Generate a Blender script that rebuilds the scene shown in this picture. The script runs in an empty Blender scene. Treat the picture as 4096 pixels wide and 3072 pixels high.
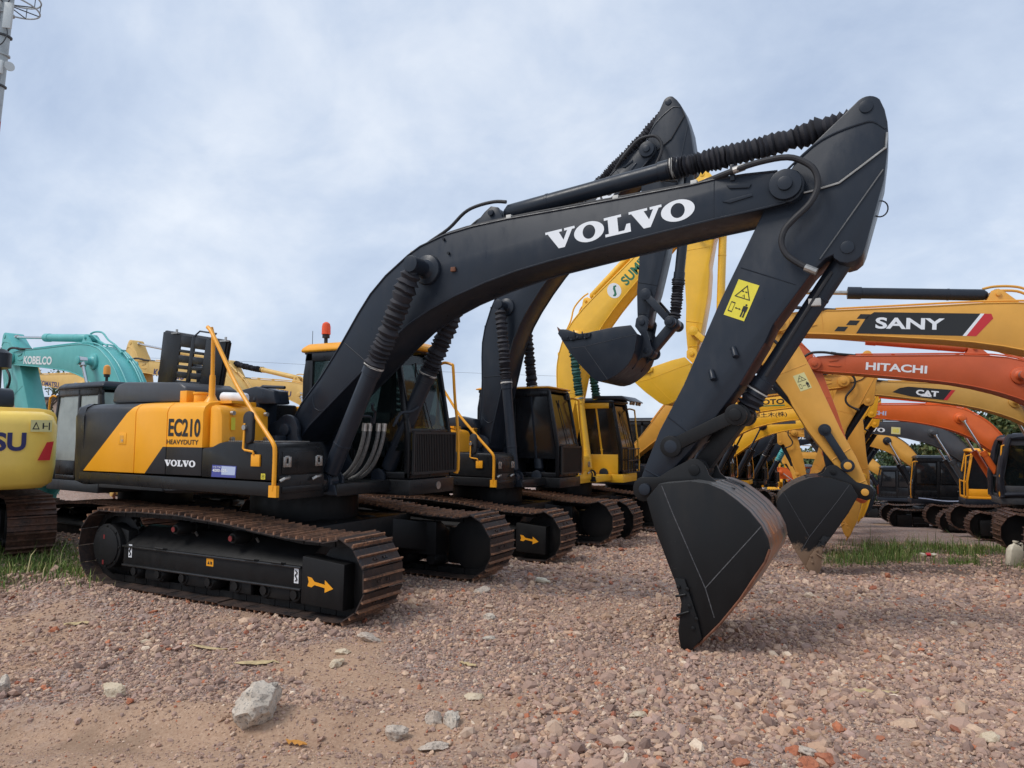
import bpy, bmesh, math, random
import numpy as np
from mathutils import Vector, Matrix

random.seed(7)
RNG = np.random.default_rng(11)
R = math.radians
sc = bpy.context.scene
COL = sc.collection

# ---------------------------------------------------------------- camera
CAM = (6.5405, -6.7793, 1.8043)
YAW, PITCH, ROLL = R(117.94), R(4.251), R(0.3666)
fwd = Vector((math.cos(PITCH)*math.cos(YAW), math.cos(PITCH)*math.sin(YAW), math.sin(PITCH)))
rgt = Vector((math.sin(YAW), -math.cos(YAW), 0))
upv = rgt.cross(fwd)
rg2 = rgt*math.cos(ROLL) + upv*math.sin(ROLL)
up2 = -rgt*math.sin(ROLL) + upv*math.cos(ROLL)
cam_d = bpy.data.cameras.new('camera')
cam = bpy.data.objects.new('camera', cam_d)
COL.objects.link(cam)
cam_d.sensor_width = 36.0
cam_d.lens = 36.0*2839/4096
cam_d.clip_start = 0.05
cam_d.clip_end = 3000
M = Matrix((rg2, up2, -fwd)).transposed().to_4x4()
M.translation = Vector(CAM)
cam.matrix_world = M
sc.camera = cam

# ---------------------------------------------------------------- sky, sun, exposure
SUN_EL, SUN_AZ = R(52), R(232)        # azimuth measured from +x, counter-clockwise
world = bpy.data.worlds.new('World')
sc.world = world
world.use_nodes = True
nt = world.node_tree
nt.nodes.clear()
def N(tree, typ, **kw):
    n = tree.nodes.new(typ)
    for k, v in kw.items():
        setattr(n, k, v)
    return n
w_out = N(nt, 'ShaderNodeOutputWorld')
w_bg = N(nt, 'ShaderNodeBackground')
w_sky = N(nt, 'ShaderNodeTexSky', sky_type='NISHITA', sun_disc=False)
w_sky.sun_elevation = SUN_EL
w_sky.sun_rotation = math.pi/2 - SUN_AZ
w_tc = N(nt, 'ShaderNodeTexCoord')
w_sep = N(nt, 'ShaderNodeSeparateXYZ')
nt.links.new(w_tc.outputs['Generated'], w_sep.inputs[0])
# cloud coordinates: direction projected on a high flat layer, so clouds flatten towards the horizon
w_zm = N(nt, 'ShaderNodeMath', operation='MAXIMUM'); w_zm.inputs[1].default_value = 0.0
nt.links.new(w_sep.outputs['Z'], w_zm.inputs[0])
w_za = N(nt, 'ShaderNodeMath', operation='ADD'); w_za.inputs[1].default_value = 0.55
nt.links.new(w_zm.outputs[0], w_za.inputs[0])
w_dx = N(nt, 'ShaderNodeMath', operation='DIVIDE'); w_dy = N(nt, 'ShaderNodeMath', operation='DIVIDE')
nt.links.new(w_sep.outputs['X'], w_dx.inputs[0]); nt.links.new(w_za.outputs[0], w_dx.inputs[1])
nt.links.new(w_sep.outputs['Y'], w_dy.inputs[0]); nt.links.new(w_za.outputs[0], w_dy.inputs[1])
w_cmb = N(nt, 'ShaderNodeCombineXYZ')
nt.links.new(w_dx.outputs[0], w_cmb.inputs['X']); nt.links.new(w_dy.outputs[0], w_cmb.inputs['Y'])
w_map = N(nt, 'ShaderNodeMapping')
w_map.inputs['Rotation'].default_value = (0, 0, R(35))
w_map.inputs['Scale'].default_value = (0.9, 1.05, 1)
nt.links.new(w_cmb.outputs[0], w_map.inputs[0])
def wnoise(scale, detail, rough, dist=0.0):
    n = N(nt, 'ShaderNodeTexNoise')
    n.inputs['Scale'].default_value = scale
    n.inputs['Detail'].default_value = detail
    n.inputs['Roughness'].default_value = rough
    n.inputs['Distortion'].default_value = dist
    nt.links.new(w_map.outputs[0], n.inputs['Vector'])
    return n
n_big = wnoise(1.9, 7, 0.56, 0.25)
n_fine = wnoise(5.5, 8, 0.60, 0.3)
w_mixn = N(nt, 'ShaderNodeMath', operation='MULTIPLY_ADD')
w_mixn.inputs[1].default_value = 0.3
nt.links.new(n_fine.outputs['Fac'], w_mixn.inputs[0])
w_bigm = N(nt, 'ShaderNodeMath', operation='MULTIPLY'); w_bigm.inputs[1].default_value = 0.7
nt.links.new(n_big.outputs['Fac'], w_bigm.inputs[0])
nt.links.new(w_bigm.outputs[0], w_mixn.inputs[2])
ramp = N(nt, 'ShaderNodeValToRGB')
cr = ramp.color_ramp
cr.elements[0].position = 0.36; cr.elements[0].color = (0.345, 0.42, 0.555, 1)
cr.elements[1].position = 0.66; cr.elements[1].color = (0.655, 0.695, 0.755, 1)
e = cr.elements.new(0.5); e.color = (0.46, 0.53, 0.645, 1)
nt.links.new(w_mixn.outputs[0], ramp.inputs[0])
# clear sky seen faintly through the overcast (z clamped so that the band under the ideal horizon stays sky)
w_zc = N(nt, 'ShaderNodeMath', operation='MAXIMUM'); w_zc.inputs[1].default_value = 0.05
nt.links.new(w_sep.outputs['Z'], w_zc.inputs[0])
w_cm2 = N(nt, 'ShaderNodeCombineXYZ')
nt.links.new(w_sep.outputs['X'], w_cm2.inputs['X']); nt.links.new(w_sep.outputs['Y'], w_cm2.inputs['Y'])
nt.links.new(w_zc.outputs[0], w_cm2.inputs['Z'])
nt.links.new(w_cm2.outputs[0], w_sky.inputs['Vector'])
w_sc = N(nt, 'ShaderNodeVectorMath', operation='SCALE'); w_sc.inputs['Scale'].default_value = 0.10
nt.links.new(w_sky.outputs[0], w_sc.inputs[0])
w_mix = N(nt, 'ShaderNodeMix', data_type='RGBA'); w_mix.inputs['Factor'].default_value = 0.88
nt.links.new(w_sc.outputs[0], w_mix.inputs['A']); nt.links.new(ramp.outputs[0], w_mix.inputs['B'])
nt.links.new(w_mix.outputs['Result'], w_bg.inputs['Color'])
w_bg.inputs['Strength'].default_value = 1.0
nt.links.new(w_bg.outputs[0], w_out.inputs[0])

sun_d = bpy.data.lights.new('sun', 'SUN')
sun_d.energy = 1.5
sun_d.angle = R(22)
sun_d.color = (1.0, 0.96, 0.9)
sun = bpy.data.objects.new('sun', sun_d)
COL.objects.link(sun)
sdir = Vector((math.cos(SUN_EL)*math.cos(SUN_AZ), math.cos(SUN_EL)*math.sin(SUN_AZ), math.sin(SUN_EL)))
sun.rotation_euler = sdir.to_track_quat('Z', 'Y').to_euler()
sun.location = (0, 0, 40)

sc.view_settings.view_transform = 'Standard'
sc.view_settings.look = 'None'
sc.view_settings.exposure = 0.50
sc.view_settings.gamma = 1.0
sc.view_settings.use_curve_mapping = False

# ---------------------------------------------------------------- materials
def newmat(name):
    m = bpy.data.materials.new(name); m.use_nodes = True
    t = m.node_tree; b = t.nodes['Principled BSDF']
    return m, t, b
def c4(c): return (c[0], c[1], c[2], 1)
def objnoise(t, scale, detail=5, rough=0.6, stretch=None, dist=0.0):
    tc = N(t, 'ShaderNodeTexCoord'); src = tc.outputs['Object']
    if stretch:
        mp = N(t, 'ShaderNodeMapping'); mp.inputs['Scale'].default_value = stretch
        t.links.new(src, mp.inputs[0]); src = mp.outputs[0]
    n = N(t, 'ShaderNodeTexNoise')
    n.inputs['Scale'].default_value = scale; n.inputs['Detail'].default_value = detail
    n.inputs['Roughness'].default_value = rough; n.inputs['Distortion'].default_value = dist
    t.links.new(src, n.inputs['Vector'])
    return n.outputs['Fac']
def maprange(t, s, a, b, c=0.0, d=1.0):
    m = N(t, 'ShaderNodeMapRange'); m.inputs[1].default_value = a; m.inputs[2].default_value = b
    m.inputs[3].default_value = c; m.inputs[4].default_value = d
    t.links.new(s, m.inputs[0]); return m.outputs[0]
def mixc(t, f, a, b):
    m = N(t, 'ShaderNodeMix', data_type='RGBA')
    if isinstance(f, (int, float)): m.inputs['Factor'].default_value = f
    else: t.links.new(f, m.inputs['Factor'])
    for k, v in (('A', a), ('B', b)):
        if isinstance(v, tuple): m.inputs[k].default_value = c4(v)
        else: t.links.new(v, m.inputs[k])
    return m.outputs['Result']
def math2(t, op, a, b=None, c=None):
    m = N(t, 'ShaderNodeMath', operation=op)
    for i, v in enumerate((a, b, c)):
        if v is None: continue
        if isinstance(v, (int, float)): m.inputs[i].default_value = v
        else: t.links.new(v, m.inputs[i])
    return m.outputs[0]
def bump(t, b, h, strength, dist=0.01):
    n = N(t, 'ShaderNodeBump'); n.inputs['Strength'].default_value = strength; n.inputs['Distance'].default_value = dist
    t.links.new(h, n.inputs['Height']); t.links.new(n.outputs[0], b.inputs['Normal'])

def paint(name, col, rough=0.4, dirt=0.25, dirtcol=(0.22, 0.17, 0.12), coat=0.0, wear=None, spec=0.5):
    m, t, b = newmat(name)
    n1 = objnoise(t, 1.7, 7, 0.65)
    n2 = objnoise(t, 9, 5, 0.6, (1, 1, 0.35))
    shade = mixc(t, maprange(t, n1, 0.35, 0.7), tuple(x*0.9 for x in col), tuple(min(1, x*1.06) for x in col))
    dfac = math2(t, 'MULTIPLY', maprange(t, n1, 0.45, 0.8), maprange(t, n2, 0.4, 0.75))
    c = mixc(t, math2(t, 'MULTIPLY', dfac, dirt), shade, dirtcol)
    if wear:
        n3 = objnoise(t, 14, 6, 0.7)
        c = mixc(t, maprange(t, n3, 0.66, 0.72), c, wear)
    t.links.new(c, b.inputs['Base Color'])
    rr = maprange(t, n2, 0.3, 0.75, rough-0.07, rough+0.16)
    t.links.new(rr, b.inputs['Roughness'])
    b.inputs['Specular IOR Level'].default_value = spec
    b.inputs['Coat Weight'].default_value = coat
    b.inputs['Coat Roughness'].default_value = 0.2
    bump(t, b, objnoise(t, 60, 3, 0.5), 0.05, 0.004)
    return m
def plain(name, col, rough=0.5, metal=0.0, spec=0.5, noise=0.0, scale=12):
    m, t, b = newmat(name)
    if noise:
        n = objnoise(t, scale, 6, 0.65)
        t.links.new(mixc(t, maprange(t, n, 0.3, 0.7), tuple(x*(1-noise) for x in col), tuple(min(1, x*(1+noise)) for x in col)), b.inputs['Base Color'])
    else:
        b.inputs['Base Color'].default_value = c4(col)
    b.inputs['Roughness'].default_value = rough
    b.inputs['Metallic'].default_value = metal
    b.inputs['Specular IOR Level'].default_value = spec
    return m

BLACK = (0.0165, 0.0215, 0.031)
MAT = {}
MAT['black'] = paint('black_paint', BLACK, 0.34, 0.22, (0.085, 0.08, 0.078), spec=0.32)
MAT['black_gloss'] = paint('black_gloss_paint', (0.010, 0.0105, 0.0125), 0.28, 0.12, (0.08, 0.065, 0.05), spec=0.35)
MAT['grey_dark'] = paint('charcoal_paint', (0.05, 0.053, 0.06), 0.42, 0.15)
MAT['under'] = paint('undercarriage_black', (0.007, 0.007, 0.0075), 0.5, 0.25, (0.05, 0.038, 0.03), spec=0.3)
MAT['gold'] = paint('amber_yellow_paint', (0.88, 0.37, 0.018), 0.36, 0.10, (0.5, 0.27, 0.08), spec=.4)
MAT['yellow'] = paint('yellow_paint', (0.86, 0.44, 0.022), 0.36, 0.12, (0.40, 0.24, 0.08), 0.2)
MAT['yellow_new'] = paint('bright_yellow_paint', (0.90, 0.50, 0.03), 0.34, 0.08, (0.5, 0.3, 0.1), 0.25)
MAT['yellow_pale'] = paint('faded_yellow_paint', (0.72, 0.46, 0.14), 0.5, 0.35, (0.40, 0.28, 0.14))
MAT['cw_yellow'] = paint('counterweight_yellow_paint', (0.96, 0.65, 0.12), 0.4, 0.06, (0.5, 0.32, 0.1), 0.2)
MAT['orange_yellow'] = paint('orange_yellow_paint', (0.74, 0.36, 0.055), 0.42, 0.2, (0.34, 0.2, 0.08))
MAT['tan_yellow'] = paint('tan_yellow_paint', (0.60, 0.33, 0.07), 0.45, 0.25, (0.33, 0.22, 0.10))
MAT['red_orange'] = paint('red_orange_paint', (0.58, 0.105, 0.03), 0.42, 0.22, (0.35, 0.13, 0.06))
MAT['orange'] = paint('orange_paint', (0.72, 0.13, 0.018), 0.42, 0.15, (0.4, 0.15, 0.06))
MAT['teal'] = paint('teal_paint', (0.115, 0.45, 0.44), 0.42, 0.30, (0.17, 0.26, 0.22))
MAT['white'] = plain('white_lettering', (0.80, 0.81, 0.82), 0.45)
MAT['blue'] = plain('blue_lettering', (0.018, 0.018, 0.11), 0.45)
MAT['blackink'] = plain('black_lettering', (0.012, 0.012, 0.012), 0.5)
MAT['greenink'] = plain('green_lettering', (0.02, 0.16, 0.08), 0.5)
MAT['red'] = plain('red_decal', (0.55, 0.02, 0.025), 0.4)
MAT['dark_red'] = plain('grimy_red', (0.16, 0.012, 0.012), 0.5, noise=.4, scale=30)
MAT['sticker'] = plain('yellow_sticker', (0.78, 0.66, 0.05), 0.5, noise=0.06)
MAT['pale_sticker'] = plain('pale_yellow_sticker', (0.68, 0.62, 0.28), 0.5)
MAT['rubber'] = plain('black_rubber', (0.016, 0.015, 0.017), 0.62, noise=0.3)
MAT['bellows'] = plain('bellows_cloth', (0.017, 0.016, 0.021), 0.75, noise=0.35, scale=6)
MAT['green_bellows'] = plain('green_bellows_cloth', (0.012, 0.075, 0.062), 0.7, noise=0.3, scale=6)
MAT['chrome'] = plain('chrome_steel', (0.62, 0.62, 0.62), 0.22, 1.0)
MAT['steel'] = plain('bare_steel', (0.42, 0.40, 0.37), 0.42, 0.9, noise=0.3)
MAT['silverhose'] = plain('steel_braid', (0.15, 0.15, 0.148), 0.5, 0.5, noise=0.35, scale=40)
MAT['strap'] = plain('white_strap', (0.55, 0.52, 0.47), 0.6)
MAT['beacon'] = plain('orange_beacon_lens', (0.80, 0.09, 0.015), 0.25)
MAT['amber'] = plain('amber_beacon_lens', (0.78, 0.32, 0.05), 0.3)
MAT['seat'] = plain('grey_upholstery', (0.05, 0.05, 0.055), 0.8, noise=0.2)
MAT['redcloth'] = plain('red_cloth', (0.42, 0.012, 0.014), 0.8, noise=0.25)
MAT['blueglass'] = plain('reflective_blue_sticker', (0.06, 0.07, 0.30), 0.3)
MAT['paleblue'] = plain('pale_blue_sticker', (0.45, 0.52, 0.70), 0.35)
MAT['darkglass'] = plain('dark_film_glass', (0.012, 0.013, 0.015), 0.12, spec=0.6, noise=0.3, scale=3)
MAT['rope'] = plain('blue_white_rope', (0.4, 0.45, 0.6), 0.8)
MAT['mesh_black'] = plain('black_grille', (0.012, 0.012, 0.013), 0.5)
MAT['wrap'] = plain('black_plastic_wrap', (0.02, 0.021, 0.028), 0.28, noise=0.4, scale=5)

def glassmat():
    m, t, b = newmat('tinted_glass')
    b.inputs['Base Color'].default_value = (0.012, 0.016, 0.017, 1)
    b.inputs['Roughness'].default_value = 0.05
    b.inputs['Specular IOR Level'].default_value = 0.7
    tr = N(t, 'ShaderNodeBsdfTransparent'); tr.inputs[0].default_value = (0.66, 0.74, 0.72, 1)
    mx = N(t, 'ShaderNodeMixShader'); mx.inputs[0].default_value = 0.42
    t.links.new(tr.outputs[0], mx.inputs[1]); t.links.new(b.outputs[0], mx.inputs[2])
    out = [n for n in t.nodes if n.type == 'OUTPUT_MATERIAL'][0]
    t.links.new(mx.outputs[0], out.inputs[0])
    return m
MAT['glass'] = glassmat()
MAT['paleglass'] = plain('sky_pale_glass', (.30, .33, .31), .12, spec=.6, noise=.25, scale=2)  # pale colour stands in for sky reflected in and seen through the panes

def trackmat(name, rust, steel, fac):
    m, t, b = newmat(name)
    n1 = objnoise(t, 5, 7, 0.7); n2 = objnoise(t, 22, 6, 0.7)
    c = mixc(t, maprange(t, n1, 0.36, 0.62), steel, rust)
    c = mixc(t, maprange(t, n2, 0.5, 0.72, 0, 0.8), c, tuple(x*1.7 for x in rust))
    geo = N(t, 'ShaderNodeNewGeometry')
    t.links.new(c, b.inputs['Base Color'])
    t.links.new(maprange(t, n1, 0.3, 0.7, 0.42, 0.8), b.inputs['Roughness'])
    b.inputs['Metallic'].default_value = 0.25
    bump(t, b, n2, 0.4, 0.006)
    return m
MAT['shoe'] = trackmat('worn_black_track_steel', (0.060, 0.036, 0.027), (0.020, 0.020, 0.022), 0.5)
MAT['grouser'] = trackmat('rusty_grouser_steel', (0.31, 0.155, 0.085), (0.085, 0.055, 0.042), 0.6)
MAT['shoe_rust'] = trackmat('rusty_track_steel', (0.115, 0.055, 0.036), (0.045, 0.028, 0.022), 0.6)
MAT['grouser_rust'] = trackmat('muddy_grouser_steel', (0.15, 0.078, 0.05), (0.055, 0.034, 0.026), 0.6)

def bucketback():
    # paint rubbed off the outer shell in streaks that run along the digging direction
    m, t, b = newmat('worn_bucket_shell')
    streak = objnoise(t, 1.0, 6, 0.6, (0.9, 16, 0.9))
    blot = objnoise(t, 2.2, 6, 0.7)
    tc = N(t, 'ShaderNodeTexCoord'); sp = N(t, 'ShaderNodeSeparateXYZ'); t.links.new(tc.outputs['Object'], sp.inputs[0])
    hz = maprange(t, sp.outputs['Z'], 1.36, 0.95)
    f1 = math2(t, 'MULTIPLY', maprange(t, streak, 0.42, 0.58), hz)
    col = mixc(t, f1, (0.15, 0.15, 0.152), (0.28, 0.20, 0.155))
    col = mixc(t, math2(t, 'MULTIPLY', maprange(t, blot, 0.42, 0.66), hz), col, (0.46, 0.17, 0.06))
    t.links.new(col, b.inputs['Base Color'])
    t.links.new(maprange(t, blot, 0.3, 0.7, 0.24, 0.55), b.inputs['Roughness'])
    b.inputs['Metallic'].default_value = 0.6
    return m
MAT['bucket_back'] = bucketback()
MAT['body_black'] = paint('body_black_paint', (0.0125, 0.0128, 0.0138), 0.30, 0.14, (0.07, 0.055, 0.045), spec=0.32)
MAT['bucket_black'] = paint('bucket_black_paint', (0.0085, 0.0085, 0.009), 0.42, 0.22, (0.05, 0.04, 0.034), spec=0.26, wear=(.022, .021, .021))
MAT['scuff'] = plain('scuffed_weld', (.085, .085, .088), .55, noise=.6, scale=30)
MAT['ledge'] = plain('polished_black_edge', (.02, .02, .021), .28, spec=.6, noise=.4, scale=9)
MAT['primer'] = plain('red_primer', (.085, .032, .024), .6, noise=.35, scale=6)
def muddymat():
    # black bucket caked with dried mud towards its lip
    m, t, b = newmat('mud_caked_black_paint')
    tc = N(t, 'ShaderNodeTexCoord'); sp = N(t, 'ShaderNodeSeparateXYZ'); t.links.new(tc.outputs['Object'], sp.inputs[0])
    n = objnoise(t, 5, 7, .7); f = math2(t, 'MULTIPLY_ADD', n, .9, maprange(t, sp.outputs['Z'], .95, -.1, -.65, .35))
    c = mixc(t, maprange(t, f, .32, .42), (.010, .010, .011), (.20, .13, .085))
    t.links.new(c, b.inputs['Base Color']); t.links.new(maprange(t, f, .32, .42, .4, .9), b.inputs['Roughness']); b.inputs['Specular IOR Level'].default_value = .3
    return m
MAT['muddy_black'] = muddymat()
MAT['mud'] = plain('dried_mud', (0.20, 0.13, 0.085), 0.9, noise=0.4, scale=9)
MAT['rust'] = plain('rusty_steel', (0.16, 0.06, 0.03), 0.75, noise=0.5, scale=14)

def liverymat():
    # amber doors with the two slanted black fields of the livery, by object coordinates
    m, t, b = newmat('amber_and_black_livery')
    tc = N(t, 'ShaderNodeTexCoord'); sp = N(t, 'ShaderNodeSeparateXYZ'); t.links.new(tc.outputs['Object'], sp.inputs[0])
    x, z = sp.outputs['X'], sp.outputs['Z']
    l1 = math2(t, 'MULTIPLY_ADD', x, 0.86, 1.389+2.367*0.86)
    rear = math2(t, 'GREATER_THAN', z, l1)
    l2 = math2(t, 'MULTIPLY_ADD', x, 1.026, 1.357+1.203*1.026)
    fr = math2(t, 'MULTIPLY', math2(t, 'LESS_THAN', z, l2), math2(t, 'LESS_THAN', z, 1.663))
    k = math2(t, 'MAXIMUM', rear, fr)
    n1 = objnoise(t, 1.7, 7, 0.65)
    am = mixc(t, maprange(t, n1, 0.35, 0.7), (0.86, 0.365, 0.014), (0.94, 0.41, 0.018))
    t.links.new(mixc(t, k, am, (0.019, 0.02, 0.023)), b.inputs['Base Color'])
    t.links.new(maprange(t, objnoise(t, 7, 4), 0.3, 0.7, 0.28, 0.46), b.inputs['Roughness'])
    b.inputs['Specular IOR Level'].default_value = 0.4
    return m
MAT['livery'] = liverymat()

# ---------------------------------------------------------------- mesh helpers
class MB:
    def __init__(s): s.v = []; s.f = []
    def add(s, vs, fs):
        o = len(s.v); s.v.extend([tuple(p) for p in vs]); s.f.extend([tuple(i+o for i in f) for f in fs]); return s
    def prism(s, poly, y0, y1):
        n = len(poly)
        vs = [(p[0], y0, p[1]) for p in poly] + [(p[0], y1, p[1]) for p in poly]
        fs = [tuple(range(n)), tuple(range(2*n-1, n-1, -1))] + [(i, (i+1) % n, n+(i+1) % n, n+i) for i in range(n)]
        return s.add(vs, fs)
    def prism_x(s, poly, x0, x1):
        n = len(poly)
        vs = [(x0, p[0], p[1]) for p in poly] + [(x1, p[0], p[1]) for p in poly]
        fs = [tuple(range(n)), tuple(range(2*n-1, n-1, -1))] + [(i, (i+1) % n, n+(i+1) % n, n+i) for i in range(n)]
        return s.add(vs, fs)
    def box(s, x0, x1, y0, y1, z0, z1):
        return s.prism([(x0, z0), (x1, z0), (x1, z1), (x0, z1)], y0, y1)
    def hexa(s, c):
        return s.add(c, [(0, 1, 2, 3), (7, 6, 5, 4), (0, 4, 5, 1), (1, 5, 6, 2), (2, 6, 7, 3), (3, 7, 4, 0)])
    def loft(s, rings, caps=True):
        n = len(rings[0]); vs = [p for r in rings for p in r]; fs = []
        for k in range(len(rings)-1):
            for i in range(n):
                j = (i+1) % n; fs.append((k*n+i, k*n+j, (k+1)*n+j, (k+1)*n+i))
        if caps:
            fs.append(tuple(range(n-1, -1, -1))); fs.append(tuple(range((len(rings)-1)*n, len(rings)*n)))
        return s.add(vs, fs)
    def lathe(s, p0, p1, prof, seg=16):
        p0 = Vector(p0); p1 = Vector(p1); d = (p1-p0); ax = d.normalized()
        a = ax.orthogonal().normalized(); b = ax.cross(a)
        rings = []
        for t, r in prof:
            c = p0 + d*t
            rings.append([c + a*(r*math.cos(2*math.pi*i/seg)) + b*(r*math.sin(2*math.pi*i/seg)) for i in range(seg)])
        return s.loft(rings)
    def cyl(s, p0, p1, r, seg=16, r2=None):
        return s.lathe(p0, p1, [(0, r), (1, r if r2 is None else r2)], seg)
    def cyly(s, x, z, y0, y1, r, seg=20):
        return s.cyl((x, y0, z), (x, y1, z), r, seg)
    def tube(s, pts, r, seg=8, smooth=0):
        P = [Vector(p) for p in pts]
        if smooth:
            Q = []
            for i in range(len(P)-1):
                a = P[max(i-1, 0)]; b = P[i]; c = P[i+1]; d = P[min(i+2, len(P)-1)]
                for k in range(smooth):
                    t = k/smooth
                    Q.append(0.5*((2*b) + (c-a)*t + (2*a-5*b+4*c-d)*t*t + (3*b-a-3*c+d)*t**3))
            Q.append(P[-1]); P = Q
        rings = []; prev = None
        for i, p in enumerate(P):
            t = (P[min(i+1, len(P)-1)] - P[max(i-1, 0)])
            if t.length < 1e-9: t = Vector((0, 0, 1))
            t.normalize()
            a = t.orthogonal().normalized() if prev is None else (prev - t*prev.dot(t)).normalized()
            prev = a; b = t.cross(a)
            rr = r[i] if isinstance(r, list) else r
            rings.append([p + a*(rr*math.cos(2*math.pi*k/seg)) + b*(rr*math.sin(2*math.pi*k/seg)) for k in range(seg)])
        return s.loft(rings)
    def poly(s, pts): return s.add(pts, [tuple(range(len(pts)))])
    def data(s, name, bevel=0.0, ang=32):
        me = bpy.data.meshes.new(name)
        bm = bmesh.new()
        vs = [bm.verts.new(p) for p in s.v]
        for f in s.f:
            try: bm.faces.new([vs[i] for i in f])
            except ValueError: pass
        bmesh.ops.recalc_face_normals(bm, faces=bm.faces)
        if bevel:
            es = [e for e in bm.edges if len(e.link_faces) == 2 and e.calc_face_angle(0) > R(28)]
            bmesh.ops.bevel(bm, geom=es, offset=bevel, segments=2, profile=0.5, affect='EDGES', clamp_overlap=True)
        bm.to_mesh(me); bm.free()
        for p in me.polygons: p.use_smooth = True
        me.set_sharp_from_angle(angle=R(ang))
        return me
    def pieces(s):
        """groups of the added shapes that lie far apart: each becomes an object of its own"""
        n = len(s.v); par = list(range(n))
        def find(i):
            while par[i] != i: par[i] = par[par[i]]; i = par[i]
            return i
        for f in s.f:
            a = find(f[0])
            for i in f[1:]: par[find(i)] = a
        ids = {}; 
        for i in range(n): ids.setdefault(find(i), []).append(i)
        isl = list(ids.values())
        if len(isl) < 2 or len(isl) > 400: return [s]
        P = np.array(s.v, float)
        lo = np.array([P[i].min(0) for i in isl]); hi = np.array([P[i].max(0) for i in isl]); size = (hi-lo).max(1)
        gap = np.maximum(0, np.maximum(lo[:, None]-hi[None], lo[None]-hi[:, None]))
        near = np.sqrt((gap**2).sum(2)) <= np.maximum(.015, .42*np.maximum(size[:, None], size[None]))
        k = len(isl); lab = list(range(k))
        def f2(i):
            while lab[i] != i: lab[i] = lab[lab[i]]; i = lab[i]
            return i
        for a, b in zip(*np.nonzero(np.triu(near, 1))): lab[f2(int(b))] = f2(int(a))
        grp = {}
        for i in range(k): grp.setdefault(f2(i), []).extend(isl[i])
        if len(grp) < 2: return [s]
        out = []; where = {}
        for g, idx in enumerate(grp.values()):
            m = MB(); m.v = [s.v[i] for i in idx]
            for j, i in enumerate(idx): where[i] = (g, j)
            out.append(m)
        for f in s.f: out[where[f[0]][0]].f.append(tuple(where[i][1] for i in f))
        return out
    def build(s, name, mat, parent=None, bevel=0.0, ang=32):
        first = None
        for m in s.pieces():
            o = link(name, m.data(name, bevel, ang), mat, parent)
            if first is None: first = o
        return first

def link(name, me, mat, parent=None):
    o = bpy.data.objects.new(name, me)
    COL.objects.link(o)
    if mat is not None:
        if isinstance(mat, str): mat = MAT[mat]
        if len(me.materials) == 0: me.materials.append(mat)
        elif me.materials[0] != mat:
            o.material_slots[0].link = 'OBJECT'; o.material_slots[0].material = mat
    if parent: o.parent = parent
    return o
def tag(o, label, cat, group=None, kind=None):
    if label: o['label'] = label
    if cat: o['category'] = cat
    if group: o['group'] = group
    if kind: o['kind'] = kind
    return o
def empty(name, loc, rot=(0, 0, 0), scale=1.0):
    o = bpy.data.objects.new(name, None); COL.objects.link(o)
    o.location = loc; o.rotation_euler = rot; o.scale = (scale,)*3
    o.empty_display_size = 0.3
    return o

def text_outline(txt, bold=0.0):
    """flat mesh of a word, as (verts2d, faces), fitted later into a box"""
    cu = bpy.data.curves.new('word', 'FONT'); cu.body = txt; cu.size = 1.0
    cu.offset = bold; cu.resolution_u = 4; cu.fill_mode = 'FRONT'
    o = bpy.data.objects.new('word', cu); COL.objects.link(o)
    dg = bpy.context.evaluated_depsgraph_get(); dg.update()
    me = bpy.data.meshes.new_from_object(o.evaluated_get(dg))
    vs = [(v.co.x, v.co.y) for v in me.vertices]; fs = [tuple(p.vertices) for p in me.polygons]
    bpy.data.objects.remove(o); bpy.data.curves.remove(cu); bpy.data.meshes.remove(me)
    return vs, fs
def slab_word(txt):
    vs = []; fs = []; x = 0
    for ch in txt:
        if ch == 'V':
            p = [(0, 1), (.58, 1), (.58, .87), (.47, .87), (.61, .40), (.76, .87), (.66, .87), (.66, 1), (1.02, 1), (1.02, .87), (.93, .87), (.63, 0), (.42, 0), (.08, .87), (0, .87)]
            o = len(vs); vs += [(x+a, b) for a, b in p]; fs.append(tuple(range(o, o+len(p)))); x += .98
        elif ch == 'L':
            p = [(0, 0), (.82, 0), (.82, .44), (.70, .44), (.62, .14), (.43, .14), (.43, .87), (.56, .87), (.56, 1), (0, 1), (0, .87), (.12, .87), (.12, .14), (0, .14)]
            o = len(vs); vs += [(x+a, b) for a, b in p]; fs.append(tuple(range(o, o+len(p)))); x += .80
        else:
            n = 40; o = len(vs)
            for i in range(n):
                a = 2*math.pi*i/n
                vs.append((x+.5+.5*math.cos(a), .5+.53*math.sin(a))); vs.append((x+.5+.21*math.cos(a), .5+.37*math.sin(a)))
            for i in range(n):
                j = (i+1) % n; fs.append((o+2*i, o+2*j, o+2*j+1, o+2*i+1))
            x += 1.02
    return vs, fs
def lay(shape, o, u, v, fit=True):
    """place a flat shape with its box mapped to o + a*u + b*v (a, b in 0..1)"""
    vs, fs = shape
    xs = [p[0] for p in vs]; ys = [p[1] for p in vs]
    x0, x1, y0, y1 = (min(xs), max(xs), min(ys), max(ys)) if fit else (0, 1, 0, 1)
    o = Vector(o); u = Vector(u); v = Vector(v)
    mb = MB(); mb.add([o + u*((p[0]-x0)/(x1-x0)) + v*((p[1]-y0)/(y1-y0)) for p in vs], fs)
    return mb
def rect(a0, a1, b0, b1): return [(a0, b0), (a1, b0), (a1, b1), (a0, b1)]
def flat(polys):
    vs = []; fs = []
    for p in polys:
        o = len(vs); vs += p; fs.append(tuple(range(o, o+len(p))))
    return vs, fs

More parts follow.
